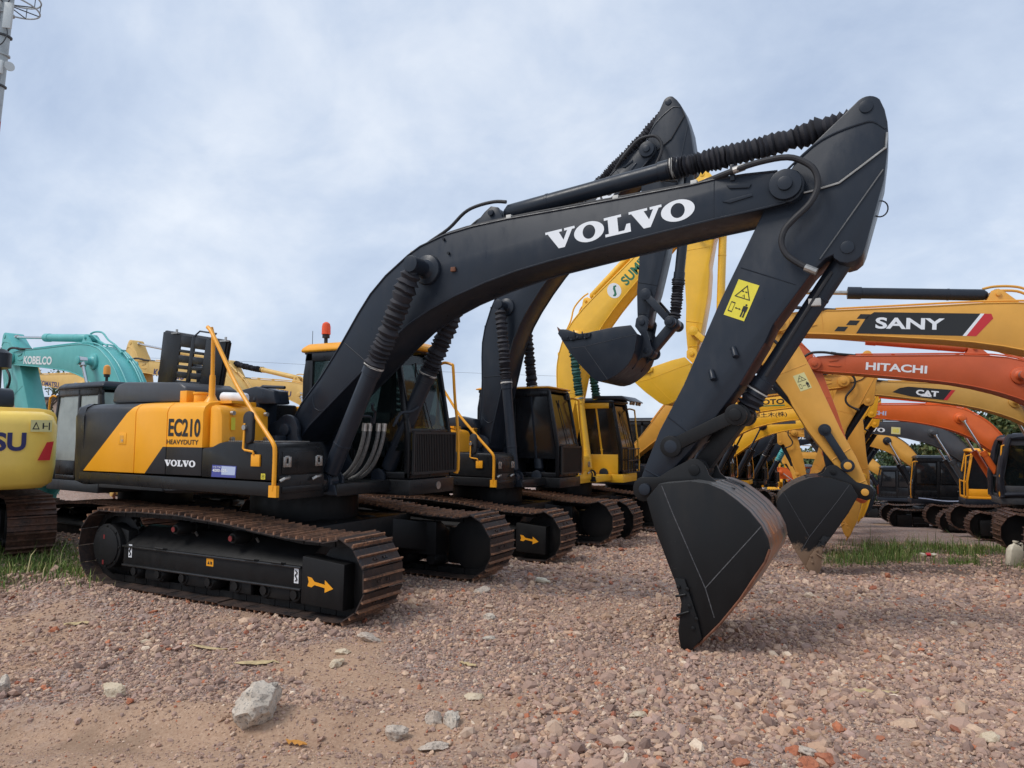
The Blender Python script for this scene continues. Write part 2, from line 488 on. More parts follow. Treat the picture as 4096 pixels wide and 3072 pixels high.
# complex-number helpers for the side plane (x + i z)
def C(p): return complex(p[0], p[1])
def sim(a0, b0, a1, b1):
    a0, b0, a1, b1 = C(a0), C(b0), C(a1), C(b1); k = (b1-a1)/(b0-a0)
    def f(p):
        z = (C(p)-a0)*k + a1
        return (z.real, z.imag)
    return f
def circle_meet(p, rp, q, rq, sgn):
    p, q = C(p), C(q); d = abs(q-p); d = min(d, (rp+rq)*0.999)
    a = (rp*rp - rq*rq + d*d)/(2*d); h = math.sqrt(max(rp*rp-a*a, 0)); e = (q-p)/abs(q-p)
    z = p + e*a + 1j*e*h*sgn
    return (z.real, z.imag)
def arc(cx, cz, r, a0, a1, n): return [(cx+r*math.cos(R(a0+(a1-a0)*i/n)), cz+r*math.sin(R(a0+(a1-a0)*i/n))) for i in range(n+1)]

# ---------------------------------------------------------------- terrain
F2 = np.array([math.cos(YAW), math.sin(YAW)]); R2 = np.array([math.sin(YAW), -math.cos(YAW)])
_g = np.random.default_rng(3)
_lat = _g.random((64, 64))
def vnoise(x, y):
    xi = np.floor(x).astype(int); yi = np.floor(y).astype(int); fx = x-xi; fy = y-yi
    fx = fx*fx*(3-2*fx); fy = fy*fy*(3-2*fy)
    a = _lat[xi % 64, yi % 64]; b = _lat[(xi+1) % 64, yi % 64]; c = _lat[xi % 64, (yi+1) % 64]; d = _lat[(xi+1) % 64, (yi+1) % 64]
    return (a*(1-fx)+b*fx)*(1-fy) + (c*(1-fx)+d*fx)*fy - 0.5
def st(x, y):
    dx = x-CAM[0]; dy = y-CAM[1]
    return dx*F2[0]+dy*F2[1], dx*R2[0]+dy*R2[1]
def height(x, y):
    x = np.asarray(x, float); y = np.asarray(y, float)
    s, t = st(x, y)
    q = t/np.maximum(s, 2.0)
    k = np.interp(q, [-.8, -.6, -.5, -.4, -.1, 0, .16, .22, .31, .45, .8], [0, 0, .035, .032, .03, .036, .048, .046, .055, .078, .085])
    e = np.maximum(s-6.5, 0); e = np.where(e < 1, e*e/2, e-0.5)
    h = -k*e
    near = np.clip(1.4-s/40, 0.15, 1)
    h = h + near*(0.10*vnoise(x*.5+7, y*.5+3) + 0.055*vnoise(x*1.4, y*1.4) + 0.03*vnoise(x*3.7+20, y*3.7)+0.012*vnoise(x*9, y*9+5))
    # loose gravel pushed up round the rear of the nearest machine, ruts in the foreground
    h = h + 0.13*np.exp(-(((x+1.9)/1.5)**2+((y+1.95)/.55)**2))
    h = h + 0.05*np.exp(-(((x-1.0)/1.6)**2+((y+1.85)/.4)**2))
    u = s-4.25+0.10*t
    h = h - 0.07*np.exp(-(u/.22)**2)*np.clip(.5-t, 0, 1) + 0.05*np.exp(-((u-.38)/.18)**2)*np.clip(.3-t, 0, 1)
    # settle under the tracks of the nearest machine
    w = np.exp(-np.maximum(0, np.abs(np.abs(y)-1.2)-.3)/.12)*np.exp(-np.maximum(0, np.abs(x)-1.9)/.25)
    return h*(1-w) + (-0.005)*w
def hz(x, y): return float(height(np.array([x]), np.array([y]))[0])

def groundmat():
    m, t, b = newmat('gravel_and_dirt')
    tc = N(t, 'ShaderNodeTexCoord'); P = tc.outputs['Object']
    def vor(scale, feat='F1'):
        v = N(t, 'ShaderNodeTexVoronoi', feature=feat); v.inputs['Scale'].default_value = scale; v.inputs['Randomness'].default_value = 1
        t.links.new(P, v.inputs['Vector']); return v
    v1 = vor(24); v2 = vor(55)
    def ramped(colout):
        sp = N(t, 'ShaderNodeSeparateColor'); t.links.new(colout, sp.inputs[0])
        r = N(t, 'ShaderNodeValToRGB'); t.links.new(sp.outputs[0], r.inputs[0])
        e = r.color_ramp.elements; r.color_ramp.interpolation = 'CONSTANT'
        e[0].position = 0; e[0].color = (.21, .145, .12, 1); e[1].position = .25; e[1].color = (.34, .25, .21, 1)
        for p, c in ((.5, (.44, .335, .285, 1)), (.7, (.29, .215, .195, 1)), (.84, (.53, .42, .34, 1)), (.94, (.38, .14, .07, 1))):
            x = e.new(p); x.color = c
        return r.outputs[0]
    g = mixc(t, 0.45, ramped(v1.outputs['Color']), ramped(v2.outputs['Color']))
    nb = objnoise(t, 1.1, 8, .68); nf = objnoise(t, 40, 6, .7)
    dirt = mixc(t, maprange(t, nf, .3, .7), (.345, .21, .135), (.52, .355, .245))
    at = N(t, 'ShaderNodeAttribute', attribute_name='dirt')
    f = math2(t, 'ADD', at.outputs['Fac'], maprange(t, nb, .35, .75, -.35, .35))
    f = maprange(t, f, .3, .7)
    col = mixc(t, f, g, dirt)
    col = mixc(t, maprange(t, nb, .58, .75, 0, .45), col, (.19, .095, .06))
    at2 = N(t, 'ShaderNodeAttribute', attribute_name='soil')
    col = mixc(t, at2.outputs['Fac'], col, (.10, .065, .042))
    t.links.new(col, b.inputs['Base Color'])
    b.inputs['Roughness'].default_value = .92
    b.inputs['Specular IOR Level'].default_value = .2
    d = math2(t, 'MULTIPLY', v1.outputs['Distance'], -1.0)
    d = math2(t, 'MULTIPLY', d, math2(t, 'MULTIPLY_ADD', f, -.93, 1.0))
    hgt = math2(t, 'MULTIPLY_ADD', nf, .45, d)
    hgt = math2(t, 'MULTIPLY_ADD', objnoise(t, 9, 7, .75), .9, hgt)
    bump(t, b, hgt, .7, .03)
    return m
MAT['ground'] = groundmat()
def dirtmask(x, y):
    s, t = st(x, y); q = t/np.maximum(s, 1)
    a = np.clip((5.45-s+.3*np.minimum(q, 0))/.6, 0, 1)*np.clip((-.10-q)/.08+.5, 0, 1)
    b_ = .75*np.exp(-(((s-7.6)/1.3)**2+((t-1.0)/1.3)**2))
    c = .45*np.exp(-(((s-4.6)/.5)**2+((t-.9)/.8)**2))
    pt_ = np.clip((vnoise(x*.45+1, y*.45+9)+.5*vnoise(x*1.2, y*1.2+2)-.16)*3.2, 0, .8)
    return np.clip(np.maximum(np.maximum(np.maximum(a, b_), c), pt_) + (.5-.35*(a > .5))*vnoise(x*.9+3, y*.9)*(s < 14), 0, 1)
def soilmask(x, y):
    s, t = st(x, y); q = t/np.maximum(s, 1)
    l = np.clip((-.6-q)/.04, 0, 1)*np.clip((s-7.7)/.5, 0, 1)*np.clip((16-s)/2, 0, 1)
    r = np.clip((q-.44)/.05, 0, 1)*np.clip((s-11.4)/.5, 0, 1)*np.clip((19-s)/2, 0, 1)*.7
    u = s-4.3+.10*t
    rut = np.exp(-(u/.24)**2)*np.clip(.6-t, 0, 1)*np.clip(vnoise(x*1.3+5, y*1.3)*1.5+vnoise(x*6+5, y*6)*2.2, 0, 1)*.35
    return np.clip(np.maximum(np.maximum(l, r)+.5*vnoise(x*1.5, y*1.5)*((l+r) > 0), rut), 0, 1)
def ground():
    ss = np.concatenate([np.linspace(-6, 2.2, 12), np.linspace(2.3, 12, 300), np.geomspace(12.06, 700, 170)])
    qs = np.concatenate([np.linspace(-3, -.9, 14), np.linspace(-.88, .88, 330), np.linspace(.9, 3, 14)])
    S, Q = np.meshgrid(ss, qs, indexing='ij')
    T = Q*(np.maximum(S, 0)+1.5)
    X = CAM[0]+S*F2[0]+T*R2[0]; Y = CAM[1]+S*F2[1]+T*R2[1]
    Z = height(X, Y)
    ny, nx = S.shape
    me = bpy.data.meshes.new('ground')
    v = np.stack([X, Y, Z], -1).reshape(-1, 3)
    idx = np.arange(ny*nx).reshape(ny, nx)
    f = np.stack([idx[:-1, :-1], idx[:-1, 1:], idx[1:, 1:], idx[1:, :-1]], -1).reshape(-1, 4)
    me.from_pydata(v.tolist(), [], f.tolist())
    for p in me.polygons: p.use_smooth = True
    for nm, fn in (('dirt', dirtmask), ('soil', soilmask)):
        a = me.attributes.new(nm, 'FLOAT', 'POINT'); a.data.foreach_set('value', fn(X, Y).ravel().astype(np.float32))
    o = link('ground', me, 'ground'); o['kind'] = 'structure'; o['label'] = 'gravel yard with reddish dirt and ruts'
    if me.polygons[0].normal.z < 0: me.flip_normals()
ground()

# ---------------------------------------------------------------- excavator
F0, A0, B0 = (.06, 1.87), (5.806, 4.012), (4.508, 1.322)
BOOM_TOP = [(.084, 2.038), (.178, 2.185), (.484, 2.508), (.78, 2.878), (1.045, 3.245), (1.219, 3.46), (1.436, 3.655), (1.753, 3.862), (1.918, 3.945), (2.242, 4.035), (2.6, 4.08), (3.004, 4.104), (3.611, 4.115), (4.207, 4.13), (4.983, 4.154), (5.202, 4.172), (5.469, 4.171), (5.74, 4.155)]
BOOM_BOT = [(5.80, 3.865), (5.617, 3.84), (5.357, 3.815), (5.197, 3.80), (4.7, 3.745), (4.205, 3.685), (3.523, 3.596), (3.159, 3.537), (2.778, 3.452), (2.38, 3.335), (2.069, 3.215), (1.749, 3.05), (1.5, 2.865), (1.22, 2.640), (.798, 2.305), (.334, 1.935), (.2, 1.80)]
BOOM = BOOM_TOP + arc(5.806, 4.012, .155, 75, -75, 6) + BOOM_BOT + arc(.06, 1.87, .15, -30, -215, 6)
ARM = arc(6.46, 4.60, .115, 35, 140, 7) + [(5.905, 4.273), (5.62, 3.87), (5.443, 3.517), (5.214, 3.064), (4.864, 2.292), (4.632, 1.866), (4.495, 1.536)] + arc(4.508, 1.322, .09, 165, 330, 6) + [(4.70, 1.45), (4.93, 1.70), (5.12, 1.946), (5.356, 2.259), (5.597, 2.659), (5.662, 2.80), (5.992, 3.239), (6.102, 3.35), (6.165, 3.375)] + arc(6.275, 3.425, .135, 215, 350, 5) + [(6.567, 3.971), (6.598, 4.2), (6.610, 4.36), (6.606, 4.46), (6.588, 4.57)]
BKT = [(4.62, 1.26), (4.739, 1.40), (5.009, 1.43), (5.16, 1.412), (5.285, 1.366), (5.40, 1.285), (5.50, 1.20), (5.589, 1.09), (5.64, .985), (5.655, .90), (5.617, .795), (5.52, .645), (5.413, .474), (5.25, .259), (5.084, .076), (4.992, .03), (4.935, .10), (4.94, .404), (4.847, .616), (4.696, .999)]
G0, U0, L0 = (4.761, 1.724), (5.344, 2.012), (4.97, 1.514)
TOPRUN = [(1.72, .775), (1.23, .775), (.69, .822), (.1, .874), (-.35, .898), (-.65, .906), (-1.19, .898), (-1.75, .885)]

def track_path():
    p = [(-1.72, .045), (1.72, .045)] + arc(1.80, .43, .385, -88, 78, 14) + TOPRUN + arc(-1.80, .465, .42, 92, 268, 14)
    P = np.array(p + [p[0]]); d = np.r_[0, np.cumsum(np.hypot(*np.diff(P, axis=0).T))]
    n = 47; u = np.linspace(0, d[-1], n, endpoint=False)
    X = np.interp(u, d, P[:, 0]); Z = np.interp(u, d, P[:, 1])
    h = .03
    X2 = np.interp((u+h) % d[-1], d, P[:, 0]); Z2 = np.interp((u+h) % d[-1], d, P[:, 1])
    X1 = np.interp((u-h) % d[-1], d, P[:, 0]); Z1 = np.interp((u-h) % d[-1], d, P[:, 1])
    return X, Z, np.arctan2(Z2-Z1, X2-X1), d[-1]/n
_cache = {}
def track_meshes():
    if 'shoe' in _cache: return _cache
    X, Z, A, pitch = track_path()
    plates = MB(); ridges = MB(); chain = MB()
    for x, z, a in zip(X, Z, A):
        tx, tz = math.cos(a), math.sin(a); nx, nz = tz, -tx       # outward normal (path runs counter-clockwise)
        jig = RNG.normal(0, .004)
        def pt(u, n): return (x+tx*u+nx*n, z+tz*u+nz*n)
        h = pitch*.49
        plates.prism([pt(-h, jig), pt(h, jig), pt(h, .012+jig), (pt(-h, .012+jig))], -.3, .3)
        for u, top_ in ((-h*.80, .046), (h*.22, .040)):
            ridges.prism([pt(u-.012, .010+jig), pt(u+.012, .010+jig), pt(u+.007, top_+jig), pt(u-.007, top_+jig)], -.298, .298)
        for yy in (-.09, -.055, .055, .09):
            plates.prism([pt(-h*.38, .012+jig), pt(-h*.14, .012+jig), pt(-h*.14, .026+jig), pt(-h*.38, .026+jig)], yy-.012, yy+.012)
        chain.prism([pt(-h*.98, -.075), pt(h*.98, -.075), pt(h*.98, -.002), pt(-h*.98, -.002)], -.10, .10)
    _cache['shoe'] = plates.data('track_shoes'); _cache['ridge'] = ridges.data('grousers'); _cache['chain'] = chain.data('track_chain')
    for sgn in (-1, 1):
        fr = MB(); yo, yi = sgn*.205, -sgn*.25
        sec = [(sgn*.205, .27), (sgn*.205, .49), (-sgn*.10, .70), (-sgn*.22, .70), (-sgn*.22, .27)]
        fr.prism_x(sec, -1.50, 1.33)
        fr.prism([(1.36, .15), (1.90, .135), (1.91, .575), (1.37, .615)], min(sgn*.245, sgn*.03), max(sgn*.245, sgn*.03))
        fr.prism([(-1.85, .28), (-1.5, .28), (-1.5, .66), (-1.75, .70)], -.15, .15)
        for xs in (-.95, -.25, .45, 1.0): fr.box(xs-.16, xs+.16, min(sgn*.14, sgn*.19), max(sgn*.14, sgn*.19), .14, .27)
        _cache['frame', sgn] = fr.data('track_frame', .012)
        lg = MB(); lg.box(-1.5, 1.33, min(sgn*.17, sgn*.228), max(sgn*.17, sgn*.228), .478, .502); _cache['ledge', sgn, 0] = lg.data('frame_ledge', .008)
        lg = MB(); lg.box(-1.5, 1.33, min(sgn*.17, sgn*.228), max(sgn*.17, sgn*.228), .262, .285); _cache['ledge', sgn, 1] = lg.data('frame_ledge', .008)
        sp = MB(); sp.cyly(-1.80, .465, -.03, .03, .36, 24)
        for i in range(21):
            a = 2*math.pi*i/21; ca, sa = math.cos(a), math.sin(a)
            sp.prism([(-1.8+ca*.34-sa*.03, .465+sa*.34+ca*.03), (-1.8+ca*.34+sa*.03, .465+sa*.34-ca*.03), (-1.8+ca*.40+sa*.012, .465+sa*.40-ca*.012), (-1.8+ca*.40-sa*.012, .465+sa*.40+ca*.012)], -.028, .028)
        sp.cyly(-1.80, .465, min(0, sgn*.22), max(0, sgn*.22), .265, 28)
        sp.cyly(-1.80, .465, min(sgn*.2, sgn*.235), max(sgn*.2, sgn*.235), .225, 28)
        for k in range(8):
            a = 2*math.pi*k/8; sp.cyly(-1.80+.24*math.cos(a), .465+.24*math.sin(a), min(sgn*.2, sgn*.232), max(sgn*.2, sgn*.232), .014, 6)
        _cache['sprocket', sgn] = sp.data('drive_sprocket', .006)
        idl = MB(); idl.lathe((1.80, -.09, .43), (1.80, .09, .43), [(0, .24), (.1, .33), (.35, .33), (.36, .30), (.64, .30), (.65, .33), (.9, .33), (1, .24)], 28)
        _cache['idler', sgn] = idl.data('idler_wheel')
        rl = MB(); rl.lathe((0, -.2, 0), (0, .2, 0), [(0, .07), (.12, .10), (.42, .10), (.43, .075), (.57, .075), (.58, .10), (.88, .10), (1, .07)], 16)
        rl.cyl((0, sgn*.2, 0), (0, sgn*.225, 0), .045, 12)
        _cache['roller', sgn] = rl.data('roller')
    return _cache

def vsign(nrm):  # which way lettering runs on a right (-1) or left (+1) side face
    return 1 if nrm < 0 else -1

def cylinder(root, name, pb, pr, y, frac, r, mats, bellows=None, rod=.035, eye=None, seg=20, clamp=True, nb=19):
    """hydraulic ram from barrel pin pb to rod pin pr (x, z); barrel covers frac of the length"""
    a = Vector((pb[0], y, pb[1])); b = Vector((pr[0], y, pr[1])); L = (b-a).length
    mb = MB()
    mb.lathe(a, b, [(.03, r*.55), (.045, r), (frac*.30, r), (frac*.302, r*1.05), (frac*.315, r*1.05), (frac*.317, r), (frac*.9, r), (frac*.902, r*1.12), (frac, r*1.12), (frac+.002, r*.7)], seg)
    ew = r*.85
    mb.cyl(a+Vector((0, -ew, 0)), a+Vector((0, ew, 0)), r*.95, 18)
    body = mb.build(name, mats[0], root, 0, 40)
    rb = MB(); rb.cyl(a+(b-a)*(frac-.02), b-(b-a)*(.03), rod, 14)
    rb.cyl(b+Vector((0, -ew, 0)), b+Vector((0, ew, 0)), r*.95, 18)
    rb.cyl(b-(b-a)*(.05), b-(b-a)*.015, r*.7, 14)
    rb.build('piston_rod', mats[1], body, 0, 40)
    if bellows:
        prof = [(frac-.03, r*1.13)]
        t0, t1 = frac-.03, 1-.035
        for i in range(nb):
            # folds packed tight near the barrel, pulled open towards the rod eye
            f0 = (i/nb)**1.35; f1 = ((i+.5)/nb)**1.35
            j = RNG.normal(0, .06); k = RNG.normal(0, .07); dl = (t1-t0)/nb*.16
            prof.append((t0+(t1-t0)*f0+.004+RNG.normal(0, dl), r*(.93+j*.6))); prof.append((t0+(t1-t0)*f1+.004+RNG.normal(0, dl), r*(1.24+k*.6)))
        prof.append((t1, r*.9)); prof.append((t1+.002, r*.55))
        bl = MB(); bl.lathe(a, b, prof, seg)
        # a cloth sleeve is never quite round nor straight
        o = bl.build('bellows', bellows, body, 0, 25)
        for v in o.data.vertices:
            u_ = max(0, min(1, ((v.co-a).dot(b-a)/L/L-t0)/(t1-t0)))
            v.co += Vector((vn1(v.co*9+Vector((3, 1, 7))), vn1(v.co*9), vn1(v.co*9+Vector((8, 2, 5)))))*.017 + Vector((0, 0, -.03*math.sin(math.pi*u_)))*abs((b-a).x)/L
        if clamp:
            cm = MB(); cm.lathe(a, b, [(frac-.022, r*1.16), (frac-.022, r*1.19), (frac-.014, r*1.19), (frac-.014, r*1.16)], seg)
            cm.build('clamp_band', 'strap', body)
    return body
from mathutils import noise as mnoise
def vn1(p): return mnoise.noise(p)

def warning_sticker(o, u, v, parent, mat='sticker'):
    st_ = lay(flat([rect(0, 1, 0, 1)]), o, u, v, False).build('warning_sticker', mat, parent)
    n = Vector(u).cross(Vector(v)).normalized()*.0025
    o2 = Vector(o)+n
    ink = []
    def ring(P, k=.82):
        cx = sum(p[0] for p in P)/len(P); cy = sum(p[1] for p in P)/len(P)
        Q = [(cx+(p[0]-cx)*k, cy+(p[1]-cy)*k) for p in P]
        return [[P[i], P[(i+1) % len(P)], Q[(i+1) % len(P)], Q[i]] for i in range(len(P))]
    ink += ring([(.12, .55), (.88, .55), (.5, .92)])
    ink += [rect(.36, .46, .72, .75), rect(.52, .62, .72, .75), [(.45, .60), (.53, .67), (.60, .585), (.56, .585), (.51, .645), (.47, .60)]]
    ink += ring(rect(.1, .3, .13, .40), .8)
    ink += [rect(.40, .60, .255, .275), [(.36, .265), (.43, .235), (.43, .295)], [(.64, .265), (.57, .235), (.57, .295)]]
    ink += [rect(.70, .92, .24, .38), rect(.77, .85, .39, .44), rect(.72, .79, .08, .24), rect(.83, .90, .08, .24)]
    lay(flat(ink), o2, u, v, False).build('pictogram', 'blackink', st_)

def lettering(parent, shape, p0, p1, h, y, mat, tf=lambda p: p, name='lettering', skew=0.0):
    """word between side-plane points p0 and p1 (base line, in reading order), cap height h, on the face y"""
    a = C(tf(p0)); b = C(tf(p1)); d = b-a; e = d/abs(d)
    up = e*1j
    if up.imag < 0: up = -up
    sc_ = abs(d)/abs(C(p1)-C(p0))
    v = up*h*sc_ + e*skew*h
    return lay(shape, (a.real, y, a.imag), (d.real, 0, d.imag), (v.real, 0, v.imag)).build(name, mat, parent)
def decal(parent, pts, y, mat, tf=lambda p: p, name='decal'):
    mb = MB(); mb.poly([(tf(p)[0], y, tf(p)[1]) for p in pts]); return mb.build(name, mat, parent)

def bevel_ring(zs, inset, rear, half, n_exp, front=-2.30, n=22, depth=.5):
    rings = []
    for z, i in zip(zs, inset):
        ring = []
        for k in range(n+1):
            a = -90+180*k/n; ca, sa = math.cos(R(a)), math.sin(R(a))
            y = math.copysign(abs(sa)**(2/n_exp), sa)*(half-i); x = front - (abs(ca)**(2/n_exp))*(depth-i)
            ring.append((x, y, z))
        rings.append(ring)
    return rings

def excavator(label, O, yaw, K, armpin=A0, bktpin=B0, brot=0.0, bscale=1.0, scale=1.0, tilt=(0, 0), view=-1, hero=False, det=1, group='excavators parked in rows in the yard'):
    root = empty('excavator', O, (tilt[0], tilt[1], R(yaw)), scale)
    tag(root, label, 'excavator', group)
    body, accent, boomc, armc, bktc = K['body'], K.get('accent', K['body']), K['boom'], K.get('arm', K['boom']), K.get('bucket', K['boom'])
    cabc = K.get('cab', body); und = K.get('under', 'under'); cylc = K.get('cyl', boomc)
    shoe, ridge = K.get('shoes', ('shoe', 'grouser'))
    tc = track_meshes()
    # ---- undercarriage
    for sgn in (-1, 1):
        tr = link('track', tc['shoe'], shoe, root); tr.location = (0, sgn*1.195, 0)
        link('grousers', tc['ridge'], ridge, tr)
        link('track_chain', tc['chain'], und, tr)
        fr = link('track_frame', tc['frame', sgn], und, tr)
        for i in (0, 1): link('frame_ledge', tc['ledge', sgn, i], 'ledge', tr)
        link('drive_sprocket', tc['sprocket', sgn], und, tr)
        link('idler_wheel', tc['idler', sgn], und, tr)
        for i in range(7):
            r_ = link('roller', tc['roller', sgn], und, tr); r_.location = (-1.28+.42*i, 0, .215)
        for xx, zz in ((-.6, .74), (.32, .705)):
            r_ = link('carrier_roller', tc['roller', sgn], und, tr); r_.location = (xx, 0, zz); r_.scale = (.75, 1, .75)
            if hero and sgn < 0:
                d = MB(); d.cyl((xx, -.228, zz), (xx, -.23, zz), .03, 12); d.build('red_hub_cap', 'dark_red', tr)
        if hero or K.get('arrow'):
            if sgn < 0:
                ar = [(0, .5), (-.05, .85), (.12, .85), (.24, .62), (.66, .62), (.66, .95), (1.0, .5), (.66, .05), (.66, .38), (.24, .38), (.12, .15), (-.05, .15)]
                mb = lay(flat([ar]), (1.45, -.248, .315), (.33, 0, -.04), (0, 0, .12)); mb.build('arrow_decal', 'gold', tr)
        if hero and sgn < 0:
            for k, xx in ((0, -1.37), (1, 1.26)):
                w = MB(); zz = .44-.035*k; w.poly([(xx-.03, -.207, zz-.075), (xx+.03, -.207, zz-.075), (xx+.03, -.207, zz+.075), (xx-.03, -.207, zz+.075)])
                w = w.build('chain_hook_sticker', 'white', tr)
                hk = MB(); hk.tube([(xx-.012, -.212, zz+.05), (xx+.014, -.212, zz+.03), (xx-.012, -.212, zz), (xx+.012, -.212, zz-.03), (xx-.008, -.212, zz-.055)], .006, 6, 4); hk.build('hook_mark', 'blackink', w)
            w = lay(flat([rect(0, 1, 0, 1)]), (-.06, -.207, .385), (.11, 0, 0), (0, 0, .08)).build('caution_sticker', 'gold', tr)
            lay(flat([[(.1, .2), (.45, .2), (.28, .8)], rect(.55, .62, .2, .8), rect(.7, .9, .2, .7)]), (-.05, -.2095, .393), (.09, 0, 0), (0, 0, .06), False).build('caution_mark', 'blackink', w)
            for xx in (-.8, .64, 1.02):
                t_ = MB(); t_.tube([(xx-.09, -.206, .505), (xx-.07, -.245, .515), (xx+.07, -.245, .515), (xx+.09, -.206, .505)], .013, 6); t_.build('step_bar', 'under', tr)
            for xx in (-.72, -.45, .2, .52):
                t_ = MB(); t_.cyl((xx, -.02, .66), (xx, -.05, .70), .014, 8); t_.build('bolt', 'steel', tr)
            if hero:
                for za, xa in ((.57, -1.98), (.27, -1.98)):
                    t_ = MB(); t_.box(xa+.13, xa+.16, -.237, -.234, za-.02, za+.03); t_.build('red_mark', 'dark_red', tr)
    cb = MB(); cb.box(-.95, .95, -.95, .95, .48, .80); cb.cyl((0, 0, .78), (0, 0, 1.10), .66, 36)
    for sx in (-1, 1):
        for sy in (-1, 1):
            cb.loft([[(sx*.35, sy*.3, .45), (sx*.8, sy*.3, .45), (sx*.8, sy*.3, .82), (sx*.35, sy*.3, .82)], [(sx*.75, sy*1.0, .32), (sx*1.2, sy*1.0, .32), (sx*1.2, sy*1.0, .68), (sx*.75, sy*1.0, .68)]])
    cb.build('car_body', und, root, .015)
    sr = MB(); sr.cyl((0, 0, 1.0), (0, 0, 1.17), .62, 40, .60); sr.build('slew_ring', und, root)
    # ---- deck
    dk = MB()
    dk.prism([(-2.50, 1.20), (.90, 1.165), (.945, 1.19), (.945, 1.315), (-2.48, 1.335)], -1.385, -.62)
    dk.prism([(-2.45, 1.20), (.62, 1.18), (.62, 1.30), (-2.45, 1.32)], -.62, .62)
    dk.prism([(-2.50, 1.20), (-.55, 1.18), (-.55, 1.32), (-2.48, 1.335)], .62, 1.385)
    dk.box(.62, 1.05, -.60, .36, 1.12, 1.26)
    dk.build('deck_frame', K.get('deck', accent), root, .012)
    # ---- counterweight
    cw = MB()
    if K.get('cw') == 'square':
        cw.loft(bevel_ring((1.08, 1.16, 1.40, 1.43, 1.46, 1.95, 2.08, 2.14), (.13, .03, .0, .0, .0, .0, .05, .16), 0, 1.37, 5.5, -2.25, 26, .62))
    else:
        cw.loft(bevel_ring((1.17, 1.22, 2.02, 2.14, 2.19), (.10, .02, 0, .03, .12), 0, 1.385, 4.0, -2.43, 26, .42))
    cwo = cw.build('counterweight', K.get('cwc', accent), root, 0, 50)
    # ---- side doors (right), left doors, engine hood
    dm = 'livery' if K.get('livery') else body
    for x0, x1 in ((-2.475, -1.425), (-1.417, -.85), (-.842, -.235)):
        if not (K.get('livery')) or True:
            mb = MB(); sec = [(-1.375, 1.345), (-1.375, 2.06), (-1.35, 2.125), (-1.29, 2.17), (-1.15, 2.19), (-.62, 2.20), (-.62, 1.345)]
            mb.prism_x(sec, x0, x1); dr = mb.build('side_door', dm, root, .01, 40)
            if hero and x0 < -2:
                hb = MB(); hb.box(-1.72, -1.58, -1.381, -1.372, 1.68, 1.82); hh = hb.build('door_handle', 'livery', dr, .003)
                h2 = MB(); h2.box(-1.695, -1.625, -1.3835, -1.380, 1.70, 1.79); h2.build('handle_recess', 'orange_yellow', hh)
                h3 = MB(); h3.cyl((-1.645, -1.383, 1.73), (-1.645, -1.387, 1.73), .014, 10); h3.build('lock', 'chrome', hh)
    for x0, x1 in ((-2.475, -1.5), (-1.492, -.60)):
        mb = MB(); sec = [(1.375, 1.345), (1.375, 2.06), (1.35, 2.125), (1.29, 2.17), (1.15, 2.19), (.45, 2.20), (.45, 1.345)]
        mb.prism_x(sec, x0, x1); ld = mb.build('side_door', dm, root, .01, 40)
    eh = MB(); eh.box(-2.42, -.62, -.615, .445, 1.33, 2.215)
    eh.build('engine_hood', accent if K.get('livery') else body, root, .03)
    hb = MB(); hb.prism([(-2.36, 2.20), (-2.34, 2.36), (-2.26, 2.45), (-2.1, 2.475), (-1.05, 2.44), (-.93, 2.38), (-.91, 2.20)], -1.08 if not K.get('precleaner') else -.88, -.30)
    hb.build('hood_cover', K.get('hood', 'grey_dark'), root, .035, 40)
    ex = MB(); ex.tube([(-1.78, -.2, 2.3), (-1.79, -.2, 2.62), (-1.83, -.2, 2.72), (-1.93, -.2, 2.78)], .055, 12, 4); ex.build('exhaust_pipe', 'grey_dark', root)
    if K.get('precleaner'):
        pc = MB(); pc.cyl((-1.75, -.74, 2.3), (-1.75, -.74, 2.78), .06, 14); pc.lathe((-1.75, -.74, 2.76), (-1.75, -.74, 3.06), [(0, .07), (.1, .17), (.8, .17), (1, .09)], 20); pc.build('air_precleaner', 'black', root)
    if K.get('hatch'):
        c = {'BL': Vector((-2.40, -.42, 2.44)), 'BR': Vector((-1.18, -.42, 2.34)), 'TL': Vector((-2.17, -.52, 3.20)), 'TR': Vector((-.93, -.52, 2.99))}
        def bil(u, v): return (c['BL']*(1-u)+c['BR']*u)*(1-v) + (c['TL']*(1-u)+c['TR']*u)*v
        hm = MB()
        def pan(u0, u1, v0, v1):
            f = [bil(u0, v0), bil(u1, v0), bil(u1, v1), bil(u0, v1)]; th = Vector((.0, .022, .004))
            hm.hexa(f+[p+th for p in f])
        us = (.30, .47, .53, .70)
        pan(0, us[0], 0, 1); pan(us[1], us[2], 0, 1); pan(us[3], 1, 0, 1)
        rows = (.06, .11, .18, .23, .34, .39, .46, .51, .64, .69, .74, .79)
        edges = [0] + list(rows) + [1]
        for u0, u1 in ((us[0], us[1]), (us[2], us[3])):
            for i in range(0, len(edges), 2): pan(u0, u1, edges[i], edges[i+1])
        ht = hm.build('raised_hood_panel', 'black_gloss', root, .003)
        rm = MB()
        for (a, b) in (((0, 0), (0, 1)), ((0, 1), (1, 1)), ((1, 1), (1, 0))):
            rm.tube([bil(*a)+Vector((0, .05, 0)), bil(*b)+Vector((0, .05, 0))], .03, 8)
        rm.build('panel_rim', 'black_gloss', ht)
        lr = MB(); lr.tube([bil(.5, 1), bil(.5, 1)+Vector((-.01, .1, .09)), bil(.75, 1)+Vector((0, .1, .09)), bil(.75, 1)], .012, 6); lr.build('panel_handle', 'grey_dark', ht)
